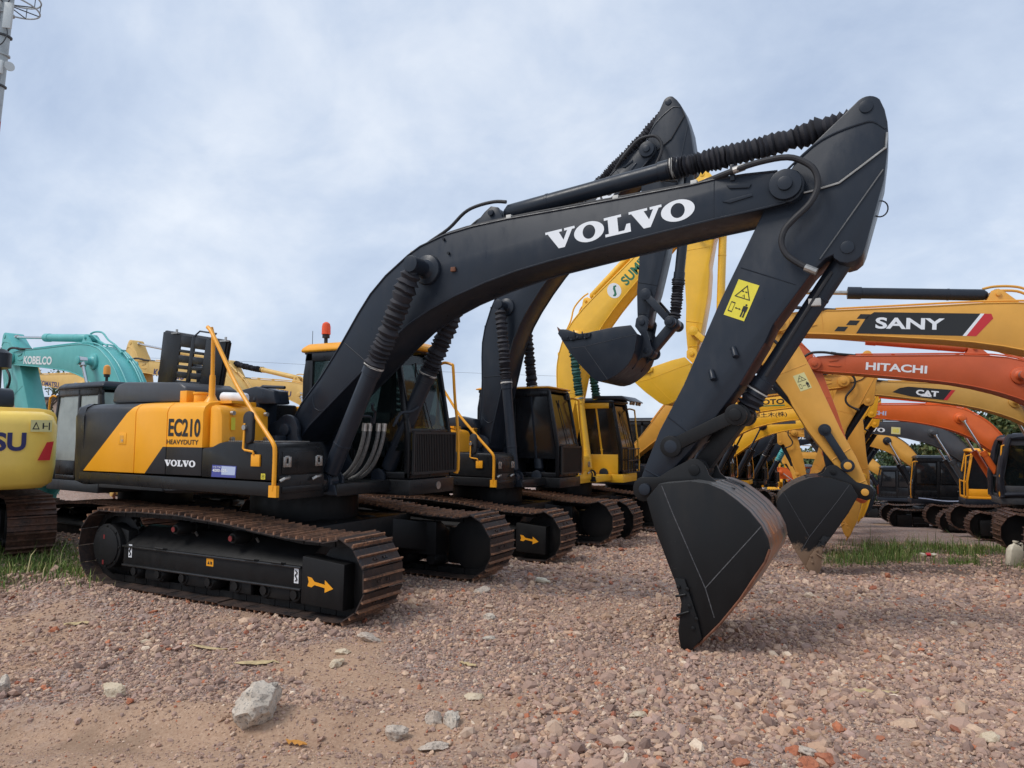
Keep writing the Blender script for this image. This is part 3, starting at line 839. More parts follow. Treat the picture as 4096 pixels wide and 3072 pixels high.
        for u in (.2, .97):
            la = MB(); p = bil(u, 1); la.box(p.x-.06, p.x+.06, p.y-.02, p.y+.03, p.z, p.z+.02); la.cyl((p.x+.03, p.y, p.z), (p.x+.03, p.y, p.z+.06), .015, 8); la.build('panel_latch', 'steel', ht)
        sr_ = MB(); sr_.tube([(-2.12, -.35, 2.48), (-2.2, -.40, 2.86)], .008, 6); sr_.build('stay_rod', 'steel', ht)
    # ---- fuel tank, valve cover, tool box
    ft = MB(); ft.prism([(-.20, 1.345), (.04, 1.345), (.01, 2.02), (-.03, 2.12), (-.2, 2.15)], -1.33, -.64); fto = ft.build('fuel_tank', body, root, .05, 40)
    vc = MB(); vc.box(-.98, -.22, -.60, -.30, 1.35, 2.22); vc.box(-.2, .1, -.62, -.44, 1.3, 1.8); vc.build('valve_cover', 'black', root, .02)
    bx = MB(); bx.prism([(-.62, 2.18), (-.55, 2.36), (-.3, 2.40), (.02, 2.34), (.06, 2.18)], -.60, -.36); bx.build('hose_guard_box', 'black', root, .02)
    tb_ = MB(); tb_.prism([(-.235, 1.335), (.935, 1.325), (.945, 1.60), (.93, 1.68), (.88, 1.725), (.14, 1.735), (.03, 1.715), (-.07, 1.675), (-.235, 1.655)], -1.378, -.70)
    tbo = tb_.build('tool_box', K.get('toolbox', accent), root, .022, 40)
    ld = MB(); ld.box(.940, .956, -1.33, -.76, 1.40, 1.635); ldo = ld.build('tool_box_lid', K.get('toolbox', accent), tbo, .012)
    lw = MB(); lw.box(.925, .948, -1.36, -.70, 1.13, 1.385); lw.box(.925, .96, -1.33, -.74, 1.20, 1.27); lw.build('front_skirt', accent, tbo, .008)
    if det:
        for yy in (-1.275, -.81):
            lt = MB(); lt.box(.955, .972, yy-.055, yy-.015, 1.47, 1.58); lt.box(.955, .972, yy+.015, yy+.055, 1.47, 1.58); lt.box(.955, .968, yy-.05, yy+.05, 1.47, 1.51); lt.box(.955, .966, yy-.03, yy+.03, 1.56, 1.59)
            lt.build('latch', 'steel', ldo, .006)
            pl = MB(); pl.tube([(.955, yy+.04, 1.365), (.985, yy+.0, 1.36), (.99, yy-.06, 1.355), (.97, yy-.10, 1.33)], .018, 8); pl.build('padlock_bar', 'steel', tbo)
        tr_ = MB()
        for i in range(22): tr_.box(.1+.033*i, .118+.033*i, -1.30, -.8, 1.732, 1.742)
        tr_.build('tread_strip', 'steel' if hero else 'black', tbo)
    # boom foot brackets
    bf = MB()
    for y0, y1 in ((-.42, -.355), (.31, .37)):
        bf.prism([(-.42, 1.28), (.62, 1.26), (.42, 1.5), (.24, 1.80)] + arc(.06, 1.87, .185, -10, 130, 7) + [(-.10, 1.98), (-.30, 1.92), (-.42, 1.6)], y0, y1)
    bf.cyly(.06, 1.87, -.46, .41, .075, 20)
    bf.build('boom_foot_bracket', 'black', root, .008)
    for sy in (-1, 1):
        b2 = MB()
        for o_ in (-.13, .13):
            yy = (-.50 if sy < 0 else .46)+o_*.75
            b2.prism([(.60, 1.14), (1.05, 1.14), (1.02, 1.25)] + arc(.86, 1.29, .11, -20, 200, 6), yy-.018, yy+.018)
        b2.build('cylinder_bracket', 'black', root, .004)
    # ---- boom
    tb = sim(F0, A0, F0, armpin)
    TB = [tb(p) for p in BOOM]
    YN, YF = -.30, .26
    bm_ = MB(); bm_.prism(TB, YN, YF)
    boom = bm_.build('boom', boomc, root, .012, 30)
    fl = MB()      # thin weld flange along both side plates, proud of the top and bottom sheets
    for y0 in (YN, YF):
        edge = [tb(p) for p in BOOM_TOP]; fl.tube([(p[0], y0, p[1]) for p in edge], .011, 6)
        edge = [tb(p) for p in BOOM_BOT]; fl.tube([(p[0], y0, p[1]) for p in edge], .011, 6)
    for y0 in (YN-.001, YF+.001):
        for pts in ([(.849, 2.90), (1.20, 2.65)], [(.358, 2.31), (.368, 2.2), (.40, 2.13), (.474, 2.10), (.55, 2.11), (.63, 2.16)]):
            fl.tube([(tb(p)[0], y0, tb(p)[1]) for p in pts], .007, 6)
        fl.tube([(tb(p)[0], y0, tb(p)[1]) for p in ((5.19, 4.16), (5.18, 3.82))], .004, 6)
    fl.build('weld_seam', boomc, boom)
    pn = MB(); p = tb((2.03, 3.66))
    pn.lathe((p[0], YN-.20, p[1]), (p[0], YN, p[1]), [(0, .075), (.55, .078), (.75, .11), (.8, .165), (1, .175)], 28)
    pn.lathe((p[0], YF, p[1]), (p[0], YF+.20, p[1]), [(0, .175), (.2, .165), (.25, .11), (.45, .078), (1, .075)], 28)
    pn.cyly(p[0], p[1], YN-.32, YF+.32, .062, 20)
    pn.cyly(p[0], p[1], YN-.345, YN-.32, .09, 24); pn.cyly(p[0], p[1], YF+.32, YF+.345, .09, 24)
    pn.build('cylinder_pin_boss', cylc if K.get('cyl') else boomc, boom, .004)
    pp = MB(); p = armpin
    pp.cyly(p[0], p[1], YN-.055, YN, .135, 32); pp.cyly(p[0], p[1], YN-.085, YN-.05, .062, 24); pp.cyly(p[0], p[1], YF, YF+.055, .135, 32); pp.cyly(p[0], p[1], YF+.05, YF+.085, .062, 24)
    pp.build('arm_pin', boomc, boom, .006)
    rb_ = MB()     # stiffening ribs near the boom nose
    for y0, y1 in ((YN-.014, YN), (YF, YF+.014)):
        rb_.prism([tb(q) for q in ((5.30, 4.10), (5.52, 4.075), (5.50, 4.04), (5.33, 4.06))], y0, y1)
        rb_.prism([tb(q) for q in ((5.26, 3.95), (5.52, 3.985), (5.53, 3.96), (5.33, 3.925))], y0, y1)
    rb_.build('nose_rib', boomc, boom, .004)
    br = MB()      # arm cylinder lugs on top of the boom
    for yy in (-.12, .08):
        br.prism([tb(q) for q in ((2.40, 4.0), (2.52, 4.14), (2.66, 4.28), (2.74, 4.335), (2.83, 4.31), (2.87, 4.22), (2.95, 4.08), (2.95, 4.0))], yy-.02, yy+.02)
    q = tb((2.75, 4.255)); br.cyly(q[0], q[1], -.17, .13, .035, 16)
    br.build('cylinder_lug', boomc, boom, .006)
    if det:
        hp = MB()
        for yy in (-.2, -.15, .16):
            hp.tube([(tb(q)[0], yy, tb(q)[1]) for q in ((.75, 2.93), (1.05, 3.33), (1.24, 3.54), (1.45, 3.71), (1.76, 3.91), (2.25, 4.085), (3.0, 4.15), (4.2, 4.18), (4.98, 4.20))], .016, 6, 3)
        hp.tube([(tb(q)[0], -.08, tb(q)[1]) for q in ((1.6, 3.85), (1.85, 4.03), (2.15, 4.173), (2.36, 4.33), (2.53, 4.385), (2.75, 4.40), (2.9, 4.375))], .02, 8, 4)
        hp.tube([(tb(q)[0], .06, tb(q)[1]) for q in ((1.9, 4.0), (2.3, 4.17), (2.5, 4.28), (2.75, 4.31))], .02, 8, 4)
        hp.build('boom_pipe', K.get('pipe', 'rubber'), boom)
        for xx in (1.5, 1.78, 3.1, 4.0, 4.75):
            k = min(range(len(BOOM_TOP)), key=lambda i: abs(BOOM_TOP[i][0]-xx)); q = tb((BOOM_TOP[k][0], BOOM_TOP[k][1]+.05))
            cl = MB(); cl.box(q[0]-.03, q[0]+.03, -.22, -.13, q[1]-.05, q[1]+.025); cl.build('pipe_clamp', 'strap' if hero else boomc, boom, .004)
        hs = MB()
        ysd = YN-.05 if view < 0 else YF+.05
        pts = [(4.98, 4.17), (5.371, 4.205), (5.605, 4.245), (5.831, 4.245), (5.976, 4.17), (6.05, 4.08), (6.066, 3.949), (6.004, 3.814), (5.868, 3.689), (5.793, 3.606), (5.765, 3.502), (5.801, 3.392), (5.896, 3.302), (6.02, 3.22)]
        ta = sim(A0, B0, armpin, bktpin)
        hs.tube([((tb(q) if i < 4 else ta(q))[0], (-.2 if view < 0 else .2) if i == 0 else ysd, (tb(q) if i < 4 else ta(q))[1]) for i, q in enumerate(pts)], .027, 10, 4)
        hs.build('hose', 'rubber', boom)
        hf = MB(); 
        for q0, q1 in (((5.37, 4.205), (5.47, 4.225)), ((5.95, 3.26), (6.04, 3.21))):
            f = tb if q0[1] > 4 else ta; a, b = f(q0), f(q1); hf.cyl((a[0], ysd, a[1]), (b[0], ysd, b[1]), .033, 10)
        hf.build('hose_fitting', 'steel' if hero else 'rubber', boom)
        if hero:
            bk_ = MB(); bk_.box(5.335, 5.375, YN-.02, YN+.03, 4.13, 4.28); bk_.build('hose_bracket', 'black', boom, .006)
            for q in ((2.239, 3.986), (2.305, 3.82)):
                b_ = MB(); b_.cyly(q[0], q[1], YN-.02, YN, .016, 8); b_.build('bolt', 'black_gloss', boom)
            b_ = MB(); b_.box(2.345, 2.405, YN-.03, YN, 3.605, 3.655); b_.build('bolt_block', 'rust', boom, .006)
    # ---- arm
    ta = sim(A0, B0, armpin, bktpin)
    AN, AF = -.22, .18
    am = MB(); am.prism([ta(p) for p in ARM], AN, AF)
    arm = am.build('arm', armc, root, .012, 30)
    sm = MB()
    for yy in (AN-.001, AF+.001):
        sm.tube([(ta(q)[0], yy, ta(q)[1]) for q in ((5.40, 3.345), (5.86, 3.145))], .005, 6)
        sm.tube([(ta(q)[0], yy, ta(q)[1]) for q in ((6.565, 4.05), (6.06, 3.345))], .011, 6)
        sm.tube([(ta(q)[0], yy, ta(q)[1]) for q in ((5.80, 4.17), (6.03, 4.36), (6.212, 4.44), (6.4, 4.48), (6.50, 4.48), (6.59, 4.40))], .010, 6, 3)
        sm.tube([(ta(q)[0], yy, ta(q)[1]) for q in ((4.72, 2.0), (4.98, 1.80))], .008, 6)
        sm.tube([(ta(q)[0], yy, ta(q)[1]) for q in ((4.50, 1.50), (4.66, 1.42))], .008, 6)
    sm.build('weld_seam', armc, arm)
    pm = MB()
    for q, r_ in (((6.45, 4.62), .055), ((6.275, 3.425), .055)):
        q = ta(q); pm.cyly(q[0], q[1], AN-.012, AF+.012, r_, 22)
    q = ta(G0); pm.cyly(q[0], q[1], AN-.09, AF+.09, .06, 22)
    pm.cyly(bktpin[0], bktpin[1], -.30, .26, .055, 20)
    pm.build('pin', armc, arm, .004)
    if det:
        gl = MB(); ys_ = AN-.012 if view < 0 else AF+.012
        gl.tube([(ta(q)[0], ys_, ta(q)[1]) for q in ((5.90, 3.96), (5.924, 3.947), (6.022, 3.955), (6.225, 3.989), (6.39, 4.098), (6.586, 4.232), (6.60, 4.36))], .010, 6)
        gl.build('grease_line', 'steel' if hero else 'rubber', arm)
        if hero:
            for q in ((5.32, 2.62), (5.12, 2.42)):
                b_ = MB(); b_.cyl((q[0], AN-.001, q[1]), (q[0]+.03, AN-.05, q[1]-.09), .028, 10); b_.build('hose_stub', 'black', arm, .006)
            for q0, q1 in (((5.665, 2.81), (5.985, 3.235)), ((5.37, 2.285), (5.59, 2.65))):
                pr_ = MB(); e_ = (C(q1)-C(q0)); n_ = e_/abs(e_)*-1j*.004; pr_.hexa([(q0[0], AN+.01, q0[1]), (q1[0], AN+.01, q1[1]), (q1[0], AF-.01, q1[1]), (q0[0], AF-.01, q0[1]), (q0[0]+n_.real, AN+.01, q0[1]+n_.imag), (q1[0]+n_.real, AN+.01, q1[1]+n_.imag), (q1[0]+n_.real, AF-.01, q1[1]+n_.imag), (q0[0]+n_.real, AF-.01, q0[1]+n_.imag)]); pr_.build('primer_patch', 'primer', arm)
            rr = MB(); rr.tube([(6.53+.06*math.cos(R(a)), -.02, 3.78+.07*math.sin(R(a))) for a in range(-150, 151, 20)], .006, 6); rr.build('wire_loop', 'rubber', arm)
    # ---- bucket and linkage
    ang = R(brot)
    bp = C(bktpin)
    def tk(p):
        z = (C(p)-C(B0))*complex(math.cos(ang), math.sin(ang))*bscale + bp
        return (z.real, z.imag)
    side = [tk(p) for p in BKT]
    BN, BF = -.60, .57
    back = [(4.99, .035)] + [BKT[i] for i in range(14, 0, -1)]
    outer = [tk(p) for p in back]
    cen = C((5.1, .9)); inner = [tk(((C(p)-cen)*.955+cen).real and (((C(p)-cen)*.955+cen).real, ((C(p)-cen)*.955+cen).imag)) for p in back]
    sh = MB(); sh.prism(outer + inner[::-1], BN+.03, BF-.03)
    bucket = so = sh.build('bucket', K.get('shell', bktc), root, 0, 30)
    for y0 in (BN, BF-.03):
        bk = MB(); bk.prism(side, y0, y0+.03); bk.build('side_plate', bktc, bucket, .006)
    if hero:
        ws = MB()
        for i in range(5):
            yy = BN+.14+.19*i
            pts = [tk(p) for p in back[7:13]]
            ws.tube([(p[0], yy, p[1]) for p in pts], .009, 6)
        ws.build('wear_strip', 'bucket_back', so)
        we = MB(); we.tube([(tk(p)[0], BN-.004, tk(p)[1]) for p in [(5.02, .03)]+[BKT[i] for i in range(14, 8, -1)]], .011, 6); we.build('worn_edge', 'rust', so)
    se = MB()
    for yy in (BN-.001, BF+.001):
        for seg_ in ([(4.76, 1.385), (4.858, 1.143), (5.131, .53), (5.2, .30)], [(5.132, .54), (5.59, 1.08)]):
            se.tube([(tk(p)[0], yy, tk(p)[1]) for p in seg_], .0045, 5)
    se.build('weld_seam', K.get('seam', bktc), bucket)
    ct = MB()
    for y0, y1 in ((BN-.03, BN), (BF, BF+.03)):
        ct.prism([tk(p) for p in ((4.87, .60), (4.96, .60), (5.06, .30), (5.10, .12), (5.0, .0), (4.92, .02), (4.90, .15), (4.93, .40))], y0, y1)
        for q in ((4.91, .53), (4.985, .52), (5.0, .38), (5.06, .28), (5.03, .2)):
            q = tk(q); ct.cyly(q[0], q[1], y0-.016 if y0 < 0 else y1, y0 if y0 < 0 else y1+.016, .018, 8)
        for q0, q1 in (((4.885, .45), (4.975, .475)), ((4.89, .29), (5.0, .335))):
            a, b = tk(q0), tk(q1); yy = y0-.012 if y0 < 0 else y1+.012
            ct.cyl((a[0], yy, a[1]), (b[0], yy, b[1]), .012, 6)
    ct.build('side_cutter', K.get('cutter', bktc), bucket, .004)
    for i in range(5):
        yy = BN+.07+(BF-BN-.14)*i/4
        a, b, c_, d_ = tk((5.09, .11)), tk((5.03, .02)), tk((4.89, -.075)), tk((4.96, .09))
        th = MB(); th.loft([[(a[0], yy-.05, a[1]), (a[0], yy+.05, a[1]), (d_[0], yy+.05, d_[1]), (d_[0], yy-.05, d_[1])], [(b[0], yy-.045, b[1]), (b[0], yy+.045, b[1]), (tk((4.955, .045))[0], yy+.045, tk((4.955, .045))[1]), (tk((4.955, .045))[0], yy-.045, tk((4.955, .045))[1])], [(c_[0], yy-.03, c_[1]), (c_[0], yy+.03, c_[1]), (c_[0]-.008, yy+.03, c_[1]+.008), (c_[0]-.008, yy-.03, c_[1]+.008)]])
        th.build('tooth', K.get('teeth', 'rust'), bucket, .004)
    er = MB()
    for y0 in (-.275, .205):
        er.prism([tk(p) for p in arc(4.508, 1.322, .12, 250, 110, 7)+[(4.64, 1.44), (4.78, 1.53)]+arc(4.97, 1.514, .105, 130, 20, 5)+[(5.10, 1.47), (5.17, 1.41), (5.33, 1.36), (5.30, 1.32), (4.72, 1.36), (4.60, 1.22)]], y0, y0+.03)
    for q in (B0, L0):
        q = tk(q); er.cyly(q[0], q[1], -.29, .25, .05, 20)
    er.build('bucket_ear', bktc, bucket, .006)
    L = tk(L0); G = ta(G0); sU = abs(C(U0)-C(G0)); sL = abs(C(U0)-C(L0))*bscale
    k_ = abs(C(ta(U0))-C(ta(G0)))/sU
    cr_ = ((C(L0)-C(G0)).conjugate()*(C(U0)-C(G0))).imag
    U = circle_meet(G, sU*k_, L, sL, 1 if cr_ > 0 else -1)
    def bar(p, q, r0, r1, y0, y1, mb, w=.6):
        d = C(q)-C(p); e = d/abs(d); n = e*1j
        mb.cyly(p[0], p[1], y0-.004, y1+.004, r0, 22); mb.cyly(q[0], q[1], y0-.004, y1+.004, r1, 22)
        P = [C(p)+n*r0*w, C(q)+n*r1*w, C(q)-n*r1*w, C(p)-n*r0*w]
        mb.prism([(z.real, z.imag) for z in P], y0, y1)
    rk = MB(); bar(G, U, .10, .095, AN-.085, AN-.02, rk); bar(G, U, .10, .095, AF+.02, AF+.085, rk)
    rk.cyly(U[0], U[1], AN-.11, AF+.11, .055, 18)
    rk.build('rocker_link', K.get('link', bktc), root, .006)
    lk = MB(); bar(U, L, .10, .10, -.12, .08, lk, .75); lk.build('bucket_link', K.get('link', bktc), root, .006)
    # ---- rams
    bl = K.get('bellows')
    top = tb((2.03, 3.66))
    for yy in (-.55, .50):
        cylinder(root, 'boom_cylinder', (.86, 1.29), top, yy, K.get('bcf', .56), .098 if hero else .09, (cylc, K.get('rodm', 'chrome')), bl)
    cylinder(root, 'arm_cylinder', tb((2.75, 4.255)), ta((6.45, 4.62)), -.02, K.get('acf', .555), .088, (cylc, K.get('rodm', 'chrome')), K.get('abellows', bl), clamp=hero, nb=36)
    cylinder(root, 'bucket_cylinder', ta((6.275, 3.425)), U, -.02, .86 if hero else .74, .085, (K.get('bcyl', cylc), K.get('rodm', 'chrome')), K.get('bbellows', bl), nb=5 if hero else 16, clamp=hero)
    if hero or K.get('bpipe'):
        bp_ = MB(); a = Vector((ta((6.2, 3.30))[0], -.12, ta((6.2, 3.30))[1])); b = Vector((ta((5.58, 2.36))[0], -.12, ta((5.58, 2.36))[1]))
        bp_.tube([a+Vector((-.06, 0, -.05)), a.lerp(b, .3)+Vector((-.02, -.02, 0)), b], .016, 8, 3); bp_.build('cylinder_pipe', 'rubber', root)
        if hero:
            c_ = MB(); m_ = a.lerp(b, .33); c_.box(m_.x-.045, m_.x+.055, -.15, -.10, m_.z-.03, m_.z+.035); c_.build('pipe_clamp', 'strap', root, .006)
    # ---- cab
    cx0, cx1, cy0, cy1 = -.50, 1.30, .40, 1.36
    cf = MB()
    def pil(pts, y0, y1): cf.prism(pts, y0, y1)
    for y0, y1 in ((cy0, cy0+.055), (cy1-.055, cy1)):
        pil([(1.22, 1.27), (1.30, 1.27), (1.30, 1.88), (1.10, 2.93), (1.02, 2.93), (1.22, 1.86)], y0, y1)       # front pillar
        pil([(.30, 1.27), (.40, 1.27), (.36, 2.93), (.27, 2.93)], y0, y1)
        pil([(-.50, 1.27), (-.34, 1.27), (-.32, 2.93), (-.44, 2.93), (-.50, 2.6)], y0, y1)
        pil([(-.50, 1.27), (1.30, 1.27), (1.30, 1.36), (-.50, 1.36)], y0, y1)
        pil([(-.47, 2.80), (1.11, 2.80), (1.09, 2.93), (-.45, 2.93)], y0, y1)
    cf.box(-.50, .30, cy0+.004, cy0+.05, 1.36, 1.62); cf.box(-.50, .30, cy1-.05, cy1-.004, 1.36, 1.85)
    cf.box(.4, 1.22, cy1-.05, cy1-.008, 1.36, 1.62)
    cf.box(-.50, -.44, cy0, cy1, 1.27, 2.0)
    cf.box(1.24, 1.296, cy0, cy1, 1.27, 1.36); cf.box(1.235, 1.29, cy0+.05, cy1-.05, 1.84, 1.90)
    cf.box(-.48, 1.08, cy0, cy1, 2.90, 2.96)
    cf.box(-.45, 1.2, cy0+.05, cy1-.05, 1.27, 1.33)
    cab = cf.build('cab', cabc, root, .018, 35)
    rf = MB(); rz = (2.93, 2.985, 3.055) if not K.get('thinroof') else (2.962, 2.985, 3.01)
    ring0 = [(-.53, cy0-.02), (1.09, cy0-.02), (1.15, cy0+.05), (1.15, cy1-.05), (1.09, cy1+.02), (-.53, cy1+.02)]
    ring1 = [(-.46, cy0+.06), (1.0, cy0+.06), (1.04, cy0+.1), (1.04, cy1-.1), (1.0, cy1-.06), (-.46, cy1-.06)]
    rf.loft([[(x, y, rz[0]) for x, y in ring0], [(x, y, rz[1]) for x, y in ring0], [(x, y, rz[2]) for x, y in ring1]])
    rf.build('cab_roof', K.get('roof', body), cab, .025, 45)
    fl_ = MB(); fl_.box(-.52, 1.335, cy0-.03, cy1+.02, 1.075, 1.265); fl_.build('cab_platform', K.get('deck', accent), cab, .012)
    gm = K.get('glass', 'glass')
    def pane(nm, c, mat=None):
        g = MB(); n = (Vector(c[1])-Vector(c[0])).cross(Vector(c[3])-Vector(c[0])).normalized()*.006
        g.hexa([Vector(q) for q in c]+[Vector(q)+n for q in c]); return g.build(nm, mat or gm, cab)
    for yy in (cy0+.02, cy1-.02):
        lowz = 1.62 if yy < 1 else 1.62
        pane('window', [(.38, yy, lowz), (1.25, yy, lowz), (1.05, yy, 2.82), (.34, yy, 2.82)])
        pane('window', [(-.36, yy, 1.62 if yy < 1 else 1.85), (.32, yy, 1.62 if yy < 1 else 1.85), (.29, yy, 2.82), (-.34, yy, 2.82)])
    pane('windscreen', [(1.27, cy0+.05, 1.88), (1.27, cy1-.05, 1.88), (1.075, cy1-.05, 2.85), (1.075, cy0+.05, 2.85)])
    pane('lower_window', [(1.275, cy0+.05, 1.36), (1.275, cy1-.05, 1.36), (1.275, cy1-.05, 1.85), (1.275, cy0+.05, 1.85)])
    pane('rear_window', [(-.46, cy0+.05, 2.0), (-.46, cy1-.05, 2.0), (-.44, cy1-.05, 2.85), (-.44, cy0+.05, 2.85)])
    stt = MB(); stt.box(-.2, .38, .63, 1.13, 1.62, 1.78); stt.prism([(-.28, 1.7), (-.12, 1.7), (-.22, 2.5), (-.36, 2.5)], .65, 1.11); stt.box(-.1, .3, .52, .62, 1.5, 1.95); stt.box(-.1, .3, 1.14, 1.24, 1.5, 1.95); stt.box(-.1, .28, .68, 1.08, 1.33, 1.64)
    stt.build('operator_seat', 'seat', cab, .04)
    lv = MB(); lv.cyl((.36, .57, 1.9), (.42, .57, 2.12), .018, 8); lv.cyl((.36, 1.19, 1.9), (.42, 1.19, 2.12), .018, 8); lv.tube([(.75, .75, 1.33), (.85, .75, 1.95), (.88, .75, 2.05)], .015, 6); lv.tube([(.75, 1.0, 1.33), (.85, 1.0, 1.95), (.88, 1.0, 2.05)], .015, 6)
    lv.build('control_lever', 'rubber', cab)
    if K.get('grille'):
        gr = MB(); x_ = 1.345
        gr.box(x_, x_+.03, cy0+.0, cy0+.03, 1.33, 1.86); gr.box(x_, x_+.03, cy1-.03, cy1, 1.33, 1.86); gr.box(x_, x_+.03, cy0+.03, cy1-.03, 1.33, 1.36); gr.box(x_, x_+.03, cy0+.03, cy1-.03, 1.83, 1.86)
        for i in range(1, 24): yy = cy0+.03+(cy1-cy0-.06)*i/24; gr.box(x_+.006, x_+.022, yy-.008, yy+.008, 1.36, 1.83)
        gr.build('window_guard', 'mesh_black', cab)
    if K.get('beacon'):
        bc = MB(); bx_, by_ = K.get('bpos', (-.42, .72)); z0 = 3.03
        bc.cyl((bx_, by_, z0), (bx_, by_, z0+.13), .025, 10); bc.cyl((bx_, by_, z0+.12), (bx_, by_, z0+.17), .05, 14); bco = bc.build('beacon', 'rubber', cab)
        b2 = MB(); b2.lathe((bx_, by_, z0+.17), (bx_, by_, z0+.345), [(0, .062), (.6, .06), (.85, .05), (.97, .025), (1, .005)], 18); b2.build('beacon_lens', K['beacon'], bco)
        if hero:
            an = MB(); an.tube([(-.48, .55, 3.0), (-.48, .55, 3.25)], .004, 5); an.build('antenna', 'rubber', cab)
    if det:
        wl = MB(); wl.box(1.06, 1.12, cy1-.2, cy1-.04, 2.78, 2.9); wl.cyl((1.12, cy1-.12, 2.84), (1.135, cy1-.12, 2.84), .045, 12); wl.build('work_light', 'rubber', cab, .01)
        wp = MB(); wp.tube([(1.30, .9, 1.9), (1.13, .75, 2.7)], .008, 6); wp.box(1.12, 1.135, .74, .76, 2.3, 2.75); wp.build('wiper', 'rubber', cab)
        hr = MB(); hr.tube([(1.08, 1.40, 2.80), (1.14, 1.42, 2.82), (1.25, 1.42, 2.79), (1.275, 1.42, 2.74), (1.31, 1.42, 2.31), (1.36, 1.42, 1.91), (1.375, 1.42, 1.36), (1.33, 1.38, 1.34)], .02, 8, 3)
        hr.build('grab_rail', K.get('rail', 'gold'), cab)
    if K.get('visor'):
        vs_ = MB(); vs_.prism([(.6, 3.03), (1.35, 3.0), (1.5, 2.94), (1.5, 2.97), (1.3, 3.09), (.6, 3.1)], cy0-.02, cy1+.02); vo = vs_.build('roof_visor', 'black', cab, .01)
        for yy in (.55, .75, 1.0, 1.2):
            l_ = MB(); l_.cyl((1.45, yy, 2.93), (1.49, yy, 2.92), .05, 12); l_.build('work_light', 'steel', vo)
        gg = MB()
        for i in range(5): gg.tube([(1.42, .5+.18*i, 1.3), (1.42, .5+.18*i, 1.85)], .014, 6)
        for z in (1.3, 1.58, 1.85): gg.tube([(1.42, .45, z), (1.42, 1.32, z)], .014, 6)
        gg.build('front_guard', 'black', cab)
    if K.get('trim'):
        tm = MB(); y0, y1 = cy0-.012, cy0+.06
        tm.prism([(-.52, 1.27), (1.2, 1.27), (1.2, 1.72), (-.52, 1.72)], y0, y1)
        tm.prism([(-.52, 1.72), (-.36, 1.72), (-.36, 2.72), (-.30, 2.80), (.98, 2.80), (.98, 2.93), (-.46, 2.93), (-.52, 2.84)], y0, y1)
        tm.build('cab_panel', body, cab, .012)
    if K.get('film'):
        # protective film over the door side, slightly loose
        for (x0, x1) in ((-.42, .24), (.42, 1.12)):
            g = MB(); g.box(x0, x1, cy1, cy1+.012, 1.9, 2.75); g.build('film_cover', 'darkglass', cab, .02)
    if K.get('wrap'):
        wrp = MB()
        for y0 in (cy1+.0,):
            wrp.tube([(1.30, y0, 1.3), (1.33, y0, 1.9), (1.12, y0, 2.9), (.9, y0, 3.05), (0, y0, 3.1), (-.45, y0, 3.02)], .10, 10, 4)
            wrp.tube([(1.33, cy0, 1.3), (1.33, cy0, 1.9), (1.12, cy0, 2.9), (.9, cy0, 3.05)], .08, 10, 4)
            wrp.tube([(.35, y0, 1.3), (.34, y0, 3.0)], .07, 10, 6)
            wrp.tube([(1.3, y0, 1.35), (.4, y0+.02, 1.40), (-.4, y0, 1.36)], .07, 10, 4)
        wo = wrp.build('plastic_wrap', 'wrap', cab)
        for v in wo.data.vertices: v.co += Vector((vn1(v.co*6), vn1(v.co*6+Vector((5, 5, 5))), vn1(v.co*7)))*.035
    # ---- rails, mirror, sundries on the right side
    if K.get('rails'):
        rl = MB(); rc = K.get('rail', 'gold')
        rl.tube([(-.46, -1.18, 3.06), (-.36, -1.2, 2.985), (-.10, -1.23, 2.665), (.15, -1.27, 2.372), (.50, -1.34, 2.06), (.80, -1.39, 1.80), (.90, -1.41, 1.71), (.922, -1.41, 1.62), (.92, -1.41, 1.30), (.91, -1.40, 1.21)], .023, 10, 3)
        rl.tube([(-.44, -1.15, 3.06), (-.42, -1.13, 2.95), (-.42, -1.12, 2.50)], .023, 10)
        rl.lathe((-.42, -1.12, 2.50), (-.42, -1.12, 2.17), [(0, .03), (.1, .034), (.7, .036), (.85, .06), (1, .10)], 14)
        rl.box(.86, .97, -1.425, -1.385, 1.165, 1.285)
        rl.box(-.62, -.05, -1.15, -.95, 2.165, 2.195)
        rl.build('hand_rail', rc, root, 0, 35)
        cp = MB(); cp.box(-.98, -.86, -1.12, -1.0, 2.18, 2.33); cp.cyl((-.70, -1.05, 2.18), (-.70, -1.05, 2.28), .075, 20); cp.cyl((-.70, -1.05, 2.28), (-.70, -1.05, 2.31), .085, 20); cp.build('filler_cap', K.get('rail', 'gold'), root, .006)
        if hero:
            wt = MB(); wt.lathe((-.55, -.86, 2.26), (-.14, -.86, 2.24), [(0, .04), (.05, .06), (.95, .06), (1, .04)], 14); wt.build('white_canister', 'white', root)
            tr_ = MB(); tr_.tube([(-.30, -.60, 2.22), (-.30, -.55, 2.36), (-.25, -.52, 2.40), (.1, -.5, 2.38)], .02, 8); tr_.build('hood_edge', 'black', root)
        mi = MB()
        mi.tube([(.455, -1.40, 1.93), (.455, -1.41, 1.66), (.48, -1.41, 1.645), (.595, -1.405, 1.63), (.605, -1.40, 1.60)], .013, 8)
        mi.box(.563, .69, -1.40, -1.379, 1.475, 1.60)
        mio = mi.build('mirror_bracket', K.get('rail', 'gold'), root, .004)
        mv = MB(); ov = [(.495+.075*math.cos(R(a)), 1.885+(.10 if 0 <= a <= 180 else -.10)+.075*math.sin(R(a))) for a in range(0, 360, 18)]
        mv.prism(ov, -1.40, -1.35); mv.build('mirror', 'rubber', mio, .015)
        kb = MB(); kb.cyl((.47, -1.40, 1.885), (.47, -1.43, 1.885), .028, 12); kb.build('mirror_clamp', 'steel', mio)
